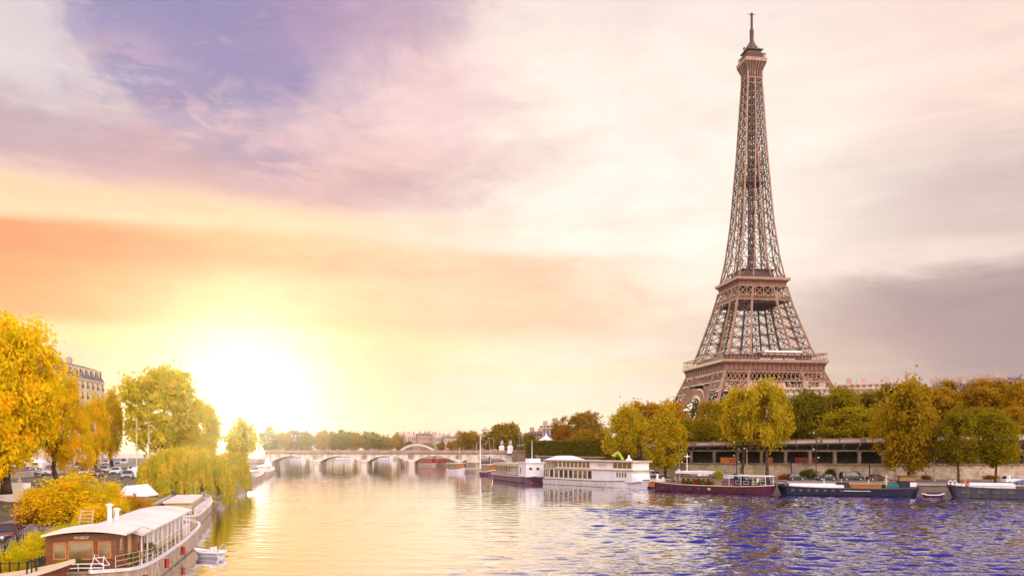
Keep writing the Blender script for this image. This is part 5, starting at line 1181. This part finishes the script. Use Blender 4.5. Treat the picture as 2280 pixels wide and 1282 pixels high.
rail(b, [(.25, 1.4, 2.4), (.1, 0, 2.45), (.25, -1.4, 2.4)], .5, .7, .03, WHITE, 2, 'stern_rail')
for i in range(8):
    x = 7.5 + i * 2.4; bwin(b, x, -2.54, .95, .55, .8, fm=CREAM)
for i in range(3): m = MB(); x = 6.2 + i * 8.5; m.tube((x, -2.72, 1.3), (x, -2.72, .6), .17, .17, 8); obj('fender', m, REDP, b)
for x, y, r_, c in ((1.5, 1.4, .4, (.42, .35, .02)), (1.6, .55, .5, (.30, .26, .02)), (5.6, -2.15, .42, (.40, .34, .03)), (10, -2.2, .5, (.28, .26, .02))): bush_on(b, x, y, 2.7, r_, c)
m = MB()
for i in range(6): m.tube((27 + i * .5, -2.2, 1.75), (27 + i * .5, -2.2, 2.9), .1, .1, 6)
obj('deck_bottles', m, WHITE, b)
def bicycle(label, loc, rz):
    t_ = thing('bicycle', label, 'bicycle', loc, rz); m = MB()
    for x in (-.52, .52):
        mm = MB(); ring_ = [(x + .33 * cos(a), 0, .34 + .33 * sin(a)) for a in [i * pi / 9 for i in range(19)]]; mm.path(ring_, .022, 6)
        for i in range(6): mm.tube((x, 0, .34), ring_[i * 3], .006, .006, 4)
        obj('wheel', mm, TYRE, t_)
    for a, c in (((-.52, 0, .34), (-.1, 0, .34)), ((-.1, 0, .34), (.36, 0, .86)), ((-.18, 0, .86), (.34, 0, .82)), ((-.1, 0, .34), (-.2, 0, .95)), ((-.52, 0, .34), (-.18, 0, .86)), ((.52, 0, .34), (.33, 0, 1.0))): m.tube(a, c, .024, .024, 6)
    obj('frame', m, WHITE, t_); m = MB(); m.path([(.2, -.3, 1.02), (.36, -.24, 1.05), (.33, 0, 1.02), (.36, .24, 1.05), (.2, .3, 1.02)], .02, 6); obj('handlebar', m, RIM, t_)
    m = MB(); m.loft([[(-.34, -.09, .96), (-.34, .09, .96), (-.34, .07, 1.0), (-.34, -.07, 1.0)], [(-.05, -.03, .97), (-.05, .03, .97), (-.05, .02, 1.0), (-.05, -.02, 1.0)]]); obj('saddle', m, BLACK, t_)
c = st_ + ax * 1.25 + V((.973, .232, 0)) * 1.0; bicycle('white bicycle leaning on the stern deck of the cream houseboat', (c.x, c.y, 2.33), rzH + pi / 2 + .3)
# bow of the boat at the bottom left
tip = at(165, 1246, 49); dd = V((.90, .43, 0)).normalized(); s_ = tip - dd * 13; s_.z = 0; e_ = s_ + dd * 13
b, L, loc, ed = boat('moored_boat', 'bow of a cream edged wooden boat at the bottom left corner', s_, V((tip.x, tip.y, 0)), 3.6, WOODB, tip.z, 2.5, 2.4, gL, bow=.45, stern=.1, decks=CREAM, rubm=CREAM)
b.location = (b.location.x + dd.y * 1.8, b.location.y - dd.x * 1.8, 0)
m = MB(); m.box((4, 0, 2.6), (2.4, 2.0, .7)); obj('hatch', m, CREAM, b)
# white dinghy
g = onz(467, 1240, 0); dg_ = thing('dinghy', 'small white dinghy with two seats floating beside the cream houseboat', 'boat', (g.x, g.y, 0), R(170)); rg, ed = hull(2.9, 1.5, .75, .5, .5, .5, .1)
m = MB(); m.loft([[(x - 1.4, y, max(z, -.12)) for x, y, z in r_] for r_ in rg], closed=False); obj('hull', m, WHITE, dg_)
m = MB()
for s in (-1, 1): m.path([(x - 1.4, s * y, z) for x, y, z in ed[::2]], .13, 8)
obj('tube', m, WHITE, dg_); m = MB(); m.path([(-1.2, -.62, .5), (-1.3, -.6, 1.0), (-1.3, 0, 1.2), (-1.3, .6, 1.0), (-1.2, .62, .5)], .05, 6); obj('hoop', m, CREAM, dg_)
for y in (-.3, .3): m = MB(); m.box((-.1, y, .5), (.5, .45, .18)); m.box((-.35, y, .75), (.12, .45, .45)); obj('seat', m, WHITE, dg_)
# further barges on the left
LB = [(100, 134, 'low cream barge with white fence panels behind the houseboat', 0), (138, 172, 'pale barge with a tall white cabin beneath the willows', 1), (178, 226, 'hazy barge with white awnings right of the small willow', 2), (234, 284, 'hazy long barge in the sun glare', 0), (294, 340, 'farthest left barge near the bridge', 1)]
def lx(Y):
    for (a, c) in zip(LQ, LQ[1:]):
        if Y <= c[1]: return a[0] + (c[0] - a[0]) * (Y - a[1]) / (c[1] - a[1])
for Y0, Y1, lab, k in LB:
    P_, Q_ = V((lx(Y0) + 6.6, Y0, 0)), V((lx(Y1) + 6.6, Y1, 0)); b, L, loc, ed = boat('moored_barge', lab, P_, Q_, 5, HCREAM, 2.2, 1.6, 1.9, gL, bow=.14, stern=.1, rubm=WHITE, decks=WOODP)
    m = MB(); m.box((L * .45, .2, 2.3), (L * .45, 3.2, 1.3 if k != 1 else 1.8)); cb = obj('cabin', m, (CREAM, WHITE, WOODO)[k], b)
    m = MB(); m.box((L * .45, .2, 3.1 if k != 1 else 3.4), (L * .48, 3.6, .2)); obj('roof', m, ROOFW, cb)
    for i in range(7): bwin(cb, L * (.26 + .063 * i), -1.42, 2.4, .9, .7)
    rail(b, [(1.5, -2.3, 1.75), (L * .84, -2.45, 1.65), (L - 1.5, -.8, 2.1)], 1.0, 1.4, .04, WHITE, 3)
    if k == 0:
        for i in range(5): m = MB(); m.box((L * .30 + i * 1.1, -2.45, 2.2), (.9, .06, 1.0)); obj('fence_panel', m, WHITE, b)
    if k == 1: m = MB(); m.loft([[(L * .78 + u * q, v * q, z) for u, v in ((-1.6, -1.4), (1.6, -1.4), (1.6, 1.4), (-1.6, 1.4))] for q, z in ((1, 1.6), (1, 3.6), (.55, 4.6), (.5, 6.0))]); obj('tall_cabin', m, WHITE, b)
    if k == 2:
        for u in (.2, .66): m = MB(); m.box((L * u, 0, 3.9), (L * .2, 4.4, .14)); m.box((L * u - L * .09, -2, 2.8), (.1, .1, 2.2)); m.box((L * u + L * .09, -2, 2.8), (.1, .1, 2.2)); obj('awning', m, WHITE, b)
    for i in range(4): bush_on(b, L * (.72 + .05 * i), 1.2, 2.2, .6, (.40, .33, .03))
# ---------------------------------------------------------------- vehicles
def wheel_mb(): m = MB(); m.tube((0, -.1, 0), (0, .1, 0), .33, .33, 16); return m
WH = wheel_mb().mesh('wheel'); WH.materials.append(TYRE)
_m = MB(); _m.tube((0, -.115, 0), (0, .115, 0), .21, .21, 12); _m.tube((0, -.125, 0), (0, .125, 0), .06, .06, 8); RI = _m.mesh('rim'); RI.materials.append(RIM)
HLm = MB(); HLm.box((0, 0, 0), (.12, .36, .16)); HLM = HLm.mesh('headlight'); HLM.materials.append(LAMPG)
TLm = MB(); TLm.box((0, 0, 0), (.1, .3, .2)); TLM = TLm.mesh('tail_light'); TLM.materials.append(REDP)
def carproto(kind):
    L, W_, H = {'sedan': (4.5, 1.75, 1.45), 'hatch': (4.0, 1.7, 1.5), 'suv': (4.7, 1.85, 1.72), 'van': (5.0, 1.9, 2.0)}[kind]; h = L / 2; b = .32; bl = H * .62
    if kind == 'sedan': body = [(-h, b), (-h - .03, .62), (-h + .05, .9), (-h + .9, .96), (h - 1.35, .93), (h - .3, .74), (h, .6), (h, b)]; g = [(-h + .75, .93), (-h + 1.3, H - .05), (h - 2.1, H - .03), (h - 1.25, .92)]
    elif kind == 'hatch': body = [(-h, b), (-h - .02, .7), (-h + .08, .95), (h - 1.15, .95), (h - .3, .78), (h, .6), (h, b)]; g = [(-h + .12, .93), (-h + .55, H - .05), (h - 1.8, H - .02), (h - 1.0, .93)]
    elif kind == 'suv': body = [(-h, .4), (-h - .03, .8), (-h + .06, 1.06), (h - 1.35, 1.06), (h - .3, .95), (h, .75), (h, .4)]; g = [(-h + .1, 1.04), (-h + .5, H - .06), (h - 2.1, H - .02), (h - 1.2, 1.04)]
    else: body = [(-h, .4), (-h, 1.1), (h - 1.1, 1.1), (h - .25, .95), (h, .75), (h, .4)]; g = [(-h + .03, 1.08), (-h + .1, H - .06), (h - 1.8, H - .03), (h - .95, 1.08)]
    t = link('car', None); cx = sum(x for x, z in body) / len(body); cz = sum(z for x, z in body) / len(body)
    def ringy(poly, y, k, kz=1): return [(cx + (x - cx) * k, y, cz + (z - cz) * kz) for x, z in poly]
    m = MB(); m.loft([ringy(body, -W_ / 2, .95, .82), ringy(body, -W_ / 2 + .1, .995, .97), ringy(body, -W_ / 2 + .3, 1), ringy(body, W_ / 2 - .3, 1), ringy(body, W_ / 2 - .1, .995, .97), ringy(body, W_ / 2, .95, .82)]); bo = obj('body', m, CARP, t, bev=.03)
    m = MB(); wb, wt = W_ / 2 - .1, W_ / 2 - .28; rb = lambda y0, y1: [(g[0][0], y0, g[0][1]), (g[1][0], y1, g[1][1]), (g[2][0], y1, g[2][1]), (g[3][0], y0, g[3][1])]
    m.loft([rb(-wb, -wt), rb(wb, wt)]); obj('window_glass', m, GLASSM, t)
    m = MB(); m.loft([[(g[1][0] - .06, -wt - .02, H - .08), (g[2][0] + .1, -wt - .02, H - .06), (g[2][0] + .1, wt + .02, H - .06), (g[1][0] - .06, wt + .02, H - .08)], [(g[1][0] + .1, -wt + .1, H), (g[2][0] - .05, -wt + .1, H), (g[2][0] - .05, wt - .1, H), (g[1][0] + .1, wt - .1, H)]])
    for s in (-1, 1):
        P = [V((g[k][0], s * (wb if k in (0, 3) else wt) * 1.01, g[k][1])) for k in range(4)]
        m.beam(P[0], P[1], .09); m.beam(P[3], P[2], .08); md = (P[0] + P[3]) / 2; mu = (P[1] + P[2]) / 2; m.beam(md, mu, .09)
        if kind in ('suv', 'van'): m.beam(P[0] + (P[3] - P[0]) * .22, P[1] + (P[2] - P[1]) * .16, .3 if kind == 'suv' else .5, .06, up=(0, 1, 0))
    obj('roof', m, CARP, t)
    for x in (-h + .85, h - .85):
        for s in (-1, 1):
            w = link('wheel', WH, t); w.location = (x, s * (W_ / 2 - .06), .33); r_ = link('rim', RI, w)
    for s in (-1, 1):
        o = link('headlight', HLM, t); o.location = (h - .07, s * (W_ / 2 - .32), .68 if kind != 'suv' else .85); o = link('tail_light', TLM, t); o.location = (-h + .03, s * (W_ / 2 - .24), .8)
    m = MB()
    for s in (-1, 1): m.box((h - 1.35, s * (W_ / 2 + .06), 1.02 if kind != 'suv' else 1.15), (.14, .2, .13))
    obj('mirrors', m, CARP, t); m = MB(); m.box((h - .02, 0, .5), (.1, W_ * .5, .16)); m.box((h, 0, .36), (.08, W_ * .8, .1)); obj('bumper_grille', m, BLACK, t)
    return t
PROTO = {}
def car(kind, label, p, rz, color, group, sc=1.0):
    if kind not in PROTO: o = PROTO[kind] = carproto(kind); new = True
    else: new = False
    cat = 'van' if kind == 'van' else 'car'
    if new: o = PROTO[kind]; o.name = 'parked_van' if kind == 'van' else 'parked_car'; tag(o, label, cat, group); o.location = p; o.rotation_euler = (0, 0, rz)
    else: o = dup(PROTO[kind], p, rz, label, group)
    o.scale = (sc,) * 3
    for c in o.children: c.color = tuple(color) + (1,)
    return o
gq = 'cars parked on the right quay'; gl = 'vehicles on the left bank'
WH_, SIL, DK, NV, RD = (.78, .77, .75), (.42, .42, .43), (.035, .035, .042), (.03, .035, .07), (.42, .02, .015)
def quay(px, Y): return (xat(px, Y), Y, QZ)
for kind, px, Y, rz, c, lab in (('hatch', 1772, 204, .1, DK, 'leftmost black car under the grey pier'), ('sedan', 1839, 203, pi + .1, DK, 'black car left of the green weeds on the quay'), ('van', 1896, 202, .1, DK, 'black minivan facing right between two dark cars'), ('sedan', 1952, 201, .12, (.10, .03, .035), 'dark maroon car beside the black wall pipe'),
                          ('suv', 2257, 183, pi * 0 + .12, WH_, 'white estate car with a blue stripe at the right edge'), ('hatch', 1465, 226, -.3, WH_, 'white car parked left of the maroon barge awning'), ('sedan', 1442, 232, -.3, SIL, 'silver car half hidden behind the white car'),
                          ('sedan', 1620, 205, .2, SIL, 'silver car behind the barge planter'), ('hatch', 1648, 206, .1, (.09, .16, .15), 'teal grey car behind the barge canopy'), ('van', 1606, 214, .1, (.06, .16, .10), 'dark green van by the quay wall'), ('van', 1572, 216, .15, WH_, 'white van behind the barge awning')):
    o = car(kind, lab, quay(px, Y), rz, c, gq, 1.08)
    if 'stripe' in lab:
        m = MB()
        for s in (-1, 1): m.loft([[(-.9, s * .94, .55), (2.2, s * .94, .5), (2.25, s * .94, .95), (.6, s * .94, .8)], [(-.9, s * .955, .55), (2.2, s * .955, .5), (2.25, s * .955, .95), (.6, s * .955, .8)]])
        obj('blue_stripe', m, mt('blue_vinyl', (.02, .10, .42), (.015, .08, .35), .4), o)
def lq_(px, py, z): v = onz(px, py, z); return (v.x, v.y, z)
for kind, px, py, z, rz, c, lab in (('sedan', 20, 1203, LZ, 1.9, (.05, .012, .014), 'dark maroon car at the left edge by the slanted railing'), ('hatch', 58, 1157, LZ + .3, 2.1, RD, 'red car in front of the orange bush'), ('sedan', 12, 1056, LU, .4, (.30, .05, .02), 'dark car on the upper left street at the edge'), ('sedan', 55, 1060, LU, .3, (.16, .05, .03), 'brown car right of the white tent on the upper street'),
                              ('van', 176, 1046, LU, -1.2, WH_, 'white van with a dark windscreen on the left street'), ('hatch', 152, 1042, LU, -1.2, SIL, 'silver car left of the white van'), ('sedan', 258, 1056, LU, -1.3, WH_, 'white car right of the van, nearest the notice board'), ('hatch', 232, 1052, LU, -1.2, SIL, 'silver car between the white van and white car'),
                              ('sedan', 262, 1040, LU, -1.3, WH_, 'white car farther along the left street'), ('hatch', 204, 1036, LU, -1.1, WH_, 'small white car behind the van'), ('sedan', 284, 1066, LU, -1.2, SIL, 'silver car below the notice board'), ('hatch', 125, 1050, LU, .2, (.35, .09, .03), 'rust coloured car under the second plane tree'), ('hatch', 236, 1034, LU, -1.2, WH_, 'farthest white car beyond the van'), ('sedan', 214, 1062, LU, -1.25, (.30, .05, .03), 'rust red car in front of the silver car row'), ('hatch', 296, 1052, LU, -1.3, WH_, 'white hatchback directly left of the notice board'), ('sedan', 188, 1058, LU, -1.2, SIL, 'silver car in front of the white van'), ('van', 276, 1034, LU, -1.3, WH_, 'white van at the far end of the left street'), ('hatch', 90, 1058, LU, .2, WH_, 'white hatchback beside the trunk of the second plane tree')):
    p = lq_(px, py, z); car(kind, lab, p, rz, c, gl)
# box truck
g = onz(16, 1131, LZ + .3); t_ = thing('box_truck', 'white box truck parked behind the red car', 'truck', (g.x - .5, g.y + 2, LZ + .2), 0, gl); t_.rotation_euler = (0, 0, .12)
m = MB(); m.box((-.5, 0, 1.95), (4.3, 2.2, 2.3)); obj('cargo_box', m, WHITE, t_, bev=.05); m = MB(); m.loft([[(1.8, -1.02, .6), (3.5, -1.02, .6), (3.5, -1.02, 1.4), (3.0, -1.0, 2.4), (1.8, -1.0, 2.45)], [(1.8, 1.02, .6), (3.5, 1.02, .6), (3.5, 1.02, 1.4), (3.0, 1.0, 2.4), (1.8, 1.0, 2.45)]]); obj('cab', m, WHITE, t_, bev=.04)
m = MB(); m.box((2.7, -1.05, 1.8), (.9, .05, .6)); m.box((2.7, 1.05, 1.8), (.9, .05, .6)); m.loft([[(3.03, -.9, 2.32), (3.03, .9, 2.32), (3.5, .9, 1.45), (3.5, -.9, 1.45)], [(3.07, -.9, 2.32), (3.07, .9, 2.32), (3.55, .9, 1.45), (3.55, -.9, 1.45)]]); obj('window_glass', m, GLASSM, t_)
m = MB(); m.box((-.2, 0, .6), (5.6, 1.2, .3)); obj('chassis', m, BLACK, t_)
for x in (-1.8, 2.5):
    for s in (-1, 1): w = link('wheel', WH, t_); w.location = (x, s * .95, .36); w.scale = (1.15,) * 3; link('rim', RI, w)
m = MB()
for i in range(4): m.box((-1.2 + .4 * (i % 2), -1.12, 1.4 + i * .35), (1.6 - .3 * i, .03, .05))
obj('side_markings', m, SALMON, t_)
# motorcycle
g = onz(4, 1222, LZ); t_ = thing('motorcycle', 'motorcycle with a round headlight at the left edge', 'motorcycle', (g.x, g.y, LZ), -1.0, gl)
for x in (-.68, .68): w = link('wheel', WH, t_); w.location = (x, 0, .32); w.scale = (.95, .7, .95); link('rim', RI, w)
m = MB(); m.loft([[(-.3, -.14, .4), (.35, -.14, .4), (.3, -.14, .75), (-.3, -.14, .7)], [(-.3, .14, .4), (.35, .14, .4), (.3, .14, .75), (-.3, .14, .7)]]); m.tube((.68, -.08, .32), (.42, -.08, 1.0), .035, .035, 6); m.tube((.68, .08, .32), (.42, .08, 1.0), .035, .035, 6); m.tube((-.68, 0, .32), (-.2, 0, .5), .05, .05, 6); obj('frame', m, BLACK, t_)
m = MB(); m.lathe([(.05, .7), (.2, .76), (.22, .9), (.06, .98)], (.1, 0, 0), 10); obj('tank', m, REDP, t_, smooth=True); m = MB(); m.box((-.42, 0, .82), (.75, .26, .12)); obj('saddle', m, BLACK, t_, bev=.04)
m = MB(); m.path([(.3, -.36, 1.05), (.42, 0, 1.02), (.3, .36, 1.05)], .02, 6); obj('handlebar', m, RIM, t_); m = MB(); m.tube((.5, 0, .92), (.64, 0, .92), .12, .1, 12); obj('headlight', m, LAMPG, t_)
# ---------------------------------------------------------------- street furniture
def lamp(label, px, ybase, ytop, Y, arms=2, m_=BLACK, group='lamp posts on the quays', gz=None):
    h = CH - (ytop - HOR) / F * Y - (gz if gz is not None else CH - (ybase - HOR) / F * Y); z = gz if gz is not None else CH - (ybase - HOR) / F * Y
    t = thing('lamp_post', label, 'lamp post', (xat(px, Y), Y, z), 0, group)
    m = MB(); m.lathe([(.3, 0), (.26, .5), (.13, .7), (.11, h * .6), (.07, h)], n=8); obj('pole', m, m_, t)
    for k in range(arms):
        zz = h * (.97 - .17 * k); s = 1 if k % 2 else -1
        m = MB(); m.tube((0, 0, zz - .1), (s * .6, 0, zz), .04, .04, 6); a = obj('arm', m, m_, t); m = MB(); m.lathe([(.06, -.16), (.2, -.05), (.22, .1), (.05, .22)], (s * .62, 0, zz), 8); obj('lamp_shade', m, LAMPG, a)
    return t
for i, (px, yb, yt, Y, lab) in enumerate(((1640, 1062, 983, 210, 'dark lamp post rising behind the maroon barge canopy'), (1817, 1066, 960, 206, 'tall lamp post between the two left dark cars'), (2080, 1074, 960, 196, 'tall lamp post with stacked lights left of the smaller dark quay tree'), (1513, 1064, 985, 214, 'lamp post with two white lights right of the columnar tree'), (1440, 1062, 972, 234, 'thin lamp post between the two columnar trees'), (1838 - 175, 1062, 996, 206, 'thin grey post beside the golden quay tree trunk'))):
    lamp(lab, px, yb, yt, Y, 1 if 'thin' in lab else 4, GREYM if i > 1 else BLACK, gz=QZ)
for px, yt, lab in ((1090, 974, 'left twin globe lamp on the bridge deck before the statues'), (1099, 974, 'right twin globe lamp on the bridge deck before the statues'), (1157, 973, 'globe lamp behind the right statue')): lamp(lab, px, 1004, yt, BY + 6, 1, GREYM, 'lamps on the bridge', gz=7.6)
for px, yt, Y, lab in ((304, 930, 170, 'tall pale mast lamp in front of the big pale tree'), (331, 938, 176, 'second pale mast lamp right of the first'), (43, 1020, 118, 'short signal post on the left street')): lamp(lab, px, 1060, yt, Y, 2, CREAM, gz=LU)
# notice boards and tents on the left
for px, py, w, h, Y, lab in ((307, 1050, 2.2, 1.9, 158, 'pale rectangular notice board below the big pale tree'), (333, 1035, 1.9, .7, 160, 'small pale sign plate above the notice board')):
    g = at(px, py, Y); t_ = thing('notice_board', lab, 'sign', (g.x, Y, LU)); m = MB(); m.box((0, 0, g.z - LU), (w, .1, h)); obj('panel', m, WHITE, t_); m = MB()
    for s in (-1, 1): m.box((s * w * .42, .08, (g.z - LU) / 2), (.1, .1, g.z - LU))
    obj('posts', m, GREYM, t_)
g = onz(306, 1112, LZ + .4); t_ = thing('tent', 'low white tent roof between the bushes and the big willow', 'tent', (g.x, g.y, LZ)); m = MB(); m.loft([[(-2.2, -2, 1.0), (2.2, -2, 1.0), (2.2, 2, 1.0), (-2.2, 2, 1.0)], [(-1.2, -1, 2.4), (1.0, -1, 2.6), (1.0, 1, 2.6), (-1.2, 1, 2.4)]]); obj('canopy', m, WHITE, t_); m = MB()
for x in (-2.1, 2.1):
    for y in (-1.9, 1.9): m.tube((x, y, 0), (x, y, 1.05), .05, .05, 6)
obj('posts', m, GREYM, t_)
g = onz(36, 1052, LU); t_ = thing('tent', 'white gabled market tent under the largest plane tree', 'tent', (g.x, g.y + 6, LU)); m = MB(); m.loft([[(-2.6, -1.5, 2.0), (2.6, -1.5, 2.0), (2.6, 1.5, 2.0), (-2.6, 1.5, 2.0)], [(-.4, -.3, 3.3), (.4, -.3, 3.3), (.4, .3, 3.3), (-.4, .3, 3.3)]]); obj('canopy', m, WHITE, t_); m = MB()
m.box((2.4, 0, 1.0), (.7, 2.8, 2.0)); m.box((-2.4, 0, 1.0), (.1, 2.8, 2.0)); obj('side_wall', m, WHITE, t_)
# railings on the left quay
def fence(label, pts, h, gap, m_, spikes=False):
    t = thing('railing', label, 'railing', pts[0]); o = V(pts[0]); m = MB(); P = [V(p) - o for p in pts]
    for a, b in zip(P, P[1:]):
        for z in (.12, h - .05): m.beam(a + V((0, 0, z)), b + V((0, 0, z)), .05)
    obj('rails', m, m_, t)
    for a, b in zip(P, P[1:]):
        n = max(1, int((b - a).length / gap))
        for i in range(n + 1):
            p = a + (b - a) * i / n; m = MB(); m.box(p + V((0, 0, h / 2 + .03)), (.07, .07, h + .06)); obj('post', m, m_, t)
fence('pale slanted railing beside the maroon car', [tuple(onz(-10, 1256, LZ + .2)), tuple(onz(72, 1190, LZ + .2))], .95, 1.3, GREYM)
fence('black iron railing in front of the bright yellow bush', [tuple(at(-20, 1296, 49.5)), tuple(at(62, 1292, 50.5)), tuple(at(102, 1276, 53))], 1.15, .42, BLACK)
fence('black iron steps railing at the left of the houseboat stern', [tuple(at(60, 1300, 48)), tuple(at(100, 1290, 50))], 1.3, .5, BLACK)
g = onz(192, 1181, LZ + .5); t_ = thing('wooden_gate', 'leaning pale slatted wooden frame by the bush above the houseboat', 'gate', (g.x, g.y, LZ + 1.2)); m = MB()
for z in (.1, .4, .7, 1.0): m.beam((-.5 + z * .25 - .3, 0, z), (.55 + z * .05, 0, z + .02), .06)
for x in (-.75, .5): m.beam((x, 0, -1.0), (x + (.35 if x < 0 else .1), 0, 1.1), .07)
obj('slats', m, CREAM, t_)
# pipe on the right wall, bollards on the quay
p = at(1936, 1050, 211.2); m = MB(); m.tube((p.x, p.y, QZ), (p.x, p.y, GZ - .1), .16, .16, 8); m.box((p.x, p.y, QZ + .15), (.5, .4, .3)); tag(obj('wall_pipe', m, BLACK), 'black drain pipe on the quay wall above the maroon car', 'pipe')
# ---------------------------------------------------------------- people
def person_mesh(shirt, trousers, walk=.18):
    J = [(0, 0, .95), (0, 0, 1.15), (0, 0, 1.38), (0, .02, 1.52), (0, .03, 1.64), (0, .03, 1.76), (-.1, 0, .9), (-.11, walk, .5), (-.11, walk * .6, .08), (-.11, walk + .1, .04), (.1, 0, .9), (.11, -walk * .3, .5), (.11, -walk * 1.4, .1), (.11, -walk * 1.2 + .1, .04),
         (-.19, 0, 1.42), (-.25, -.06, 1.15), (-.24, .06, .92), (.19, 0, 1.42), (.25, .06, 1.15), (.24, .2, .96)]
    E = [(0, 1), (1, 2), (2, 3), (3, 4), (4, 5), (0, 6), (6, 7), (7, 8), (8, 9), (0, 10), (10, 11), (11, 12), (12, 13), (2, 14), (14, 15), (15, 16), (2, 17), (17, 18), (18, 19)]
    Rr = [.15, .14, .15, .06, .1, .09, .09, .065, .045, .04, .09, .065, .045, .04, .065, .05, .035, .065, .05, .035]
    me = bpy.data.meshes.new('person'); me.from_pydata(J, E, []); o = bpy.data.objects.new('person', me); COL.objects.link(o)
    s = o.modifiers.new('skin', 'SKIN'); sv = me.skin_vertices[0].data
    for q, r in zip(sv, Rr): q.radius = (r, r)
    sv[0].use_root = True; u = o.modifiers.new('sub', 'SUBSURF'); u.levels = 1; u.render_levels = 1
    out = bpy.data.meshes.new_from_object(o.evaluated_get(bpy.context.evaluated_depsgraph_get())); bpy.data.objects.remove(o)
    out.materials.clear()
    for m in (shirt, trousers, SKIN): out.materials.append(m)
    for p in out.polygons: z = p.center.z; p.material_index = 2 if z > 1.5 or (z < 1.0 and abs(p.center.x) > .19) else (1 if z < .95 else 0); p.use_smooth = True
    return out
PM = [person_mesh(WHITE, HBLUE), person_mesh(HBLUE, BLACK, .1), person_mesh(REDP, HBLUE, .2)]
hm_ = MB(); hm_.lathe([(.03, 1.62), (.115, 1.66), (.12, 1.76), (.09, 1.84), (.02, 1.87)], (0, .015, 0), 10); HAIR = hm_.mesh('hair'); HAIR.materials.append(BLACK)
def person(label, p, rz, k, group): o = thing('person', label, 'person', p, rz, group); link('body', PM[k], o); link('hair', HAIR, o); return o
person('person in a white top standing on the quay behind the white restaurant boat', quay(1421, 232), .6, 0, 'people by the river')
person('person in dark clothes walking on the right quay beside the leftmost dark car', quay(1806, 200), 1.4, 1, 'people by the river')
for i, (px, lab) in enumerate(((846, 'white shirted person on the bridge above the third arch'), (893, 'white shirted person on the bridge left of the footbridge arch'), (868, 'dark clothed person on the bridge between two people in white'), (1060, 'red shirted person on the bridge right of the orange tree'), (1072, 'dark clothed person on the bridge left of the lamps'), (1095, 'person in white on the bridge by the twin lamps'), (1144, 'red shirted person beside the right statue pedestal'))):
    person(lab, (xat(px, BY + 2), BY + 2, 7.75), i * .9, 0 if 'white' in lab else (2 if 'red' in lab else 1), 'people on the bridge')
for i, (px, lab) in enumerate(((757, 'white car crossing the bridge above the second arch'), (835, 'pale van crossing the bridge above the third arch'))): car('sedan' if i == 0 else 'van', lab, (xat(px, BY + 6), BY + 6, 7.76), 0, WH_, 'cars on the bridge')
rq_ = random.Random(8)
for i in range(12):
    px = 1032 + i * 6.6 + rq_.uniform(-2, 2); person('tiny distant pedestrian in the row crossing the right half of the bridge', (xat(px, BY + 1.4), BY + 1.0 + rq_.uniform(0, 2), 7.75), rq_.choice((pi / 2, -pi / 2)), i % 3, 'pedestrians on the right half of the bridge')
# ---------------------------------------------------------------- air
mb = MB(); mb.box((0, 660, 147), (2960, 1640, 304)); hz = struct('haze', mb, [], kind='stuff')
hm = bpy.data.materials.new('river_haze'); hm.use_nodes = True; t = NT(hm.node_tree)
pv = t.n('ShaderNodeVolumePrincipled'); pv.inputs['Color'].default_value = (1, .95, .87, 1); pv.inputs['Density'].default_value = 0.000045; pv.inputs['Anisotropy'].default_value = .9
o = t.n('ShaderNodeOutputMaterial'); t.put(o.inputs['Volume'], pv.outputs[0]); hz.data.materials.append(hm)
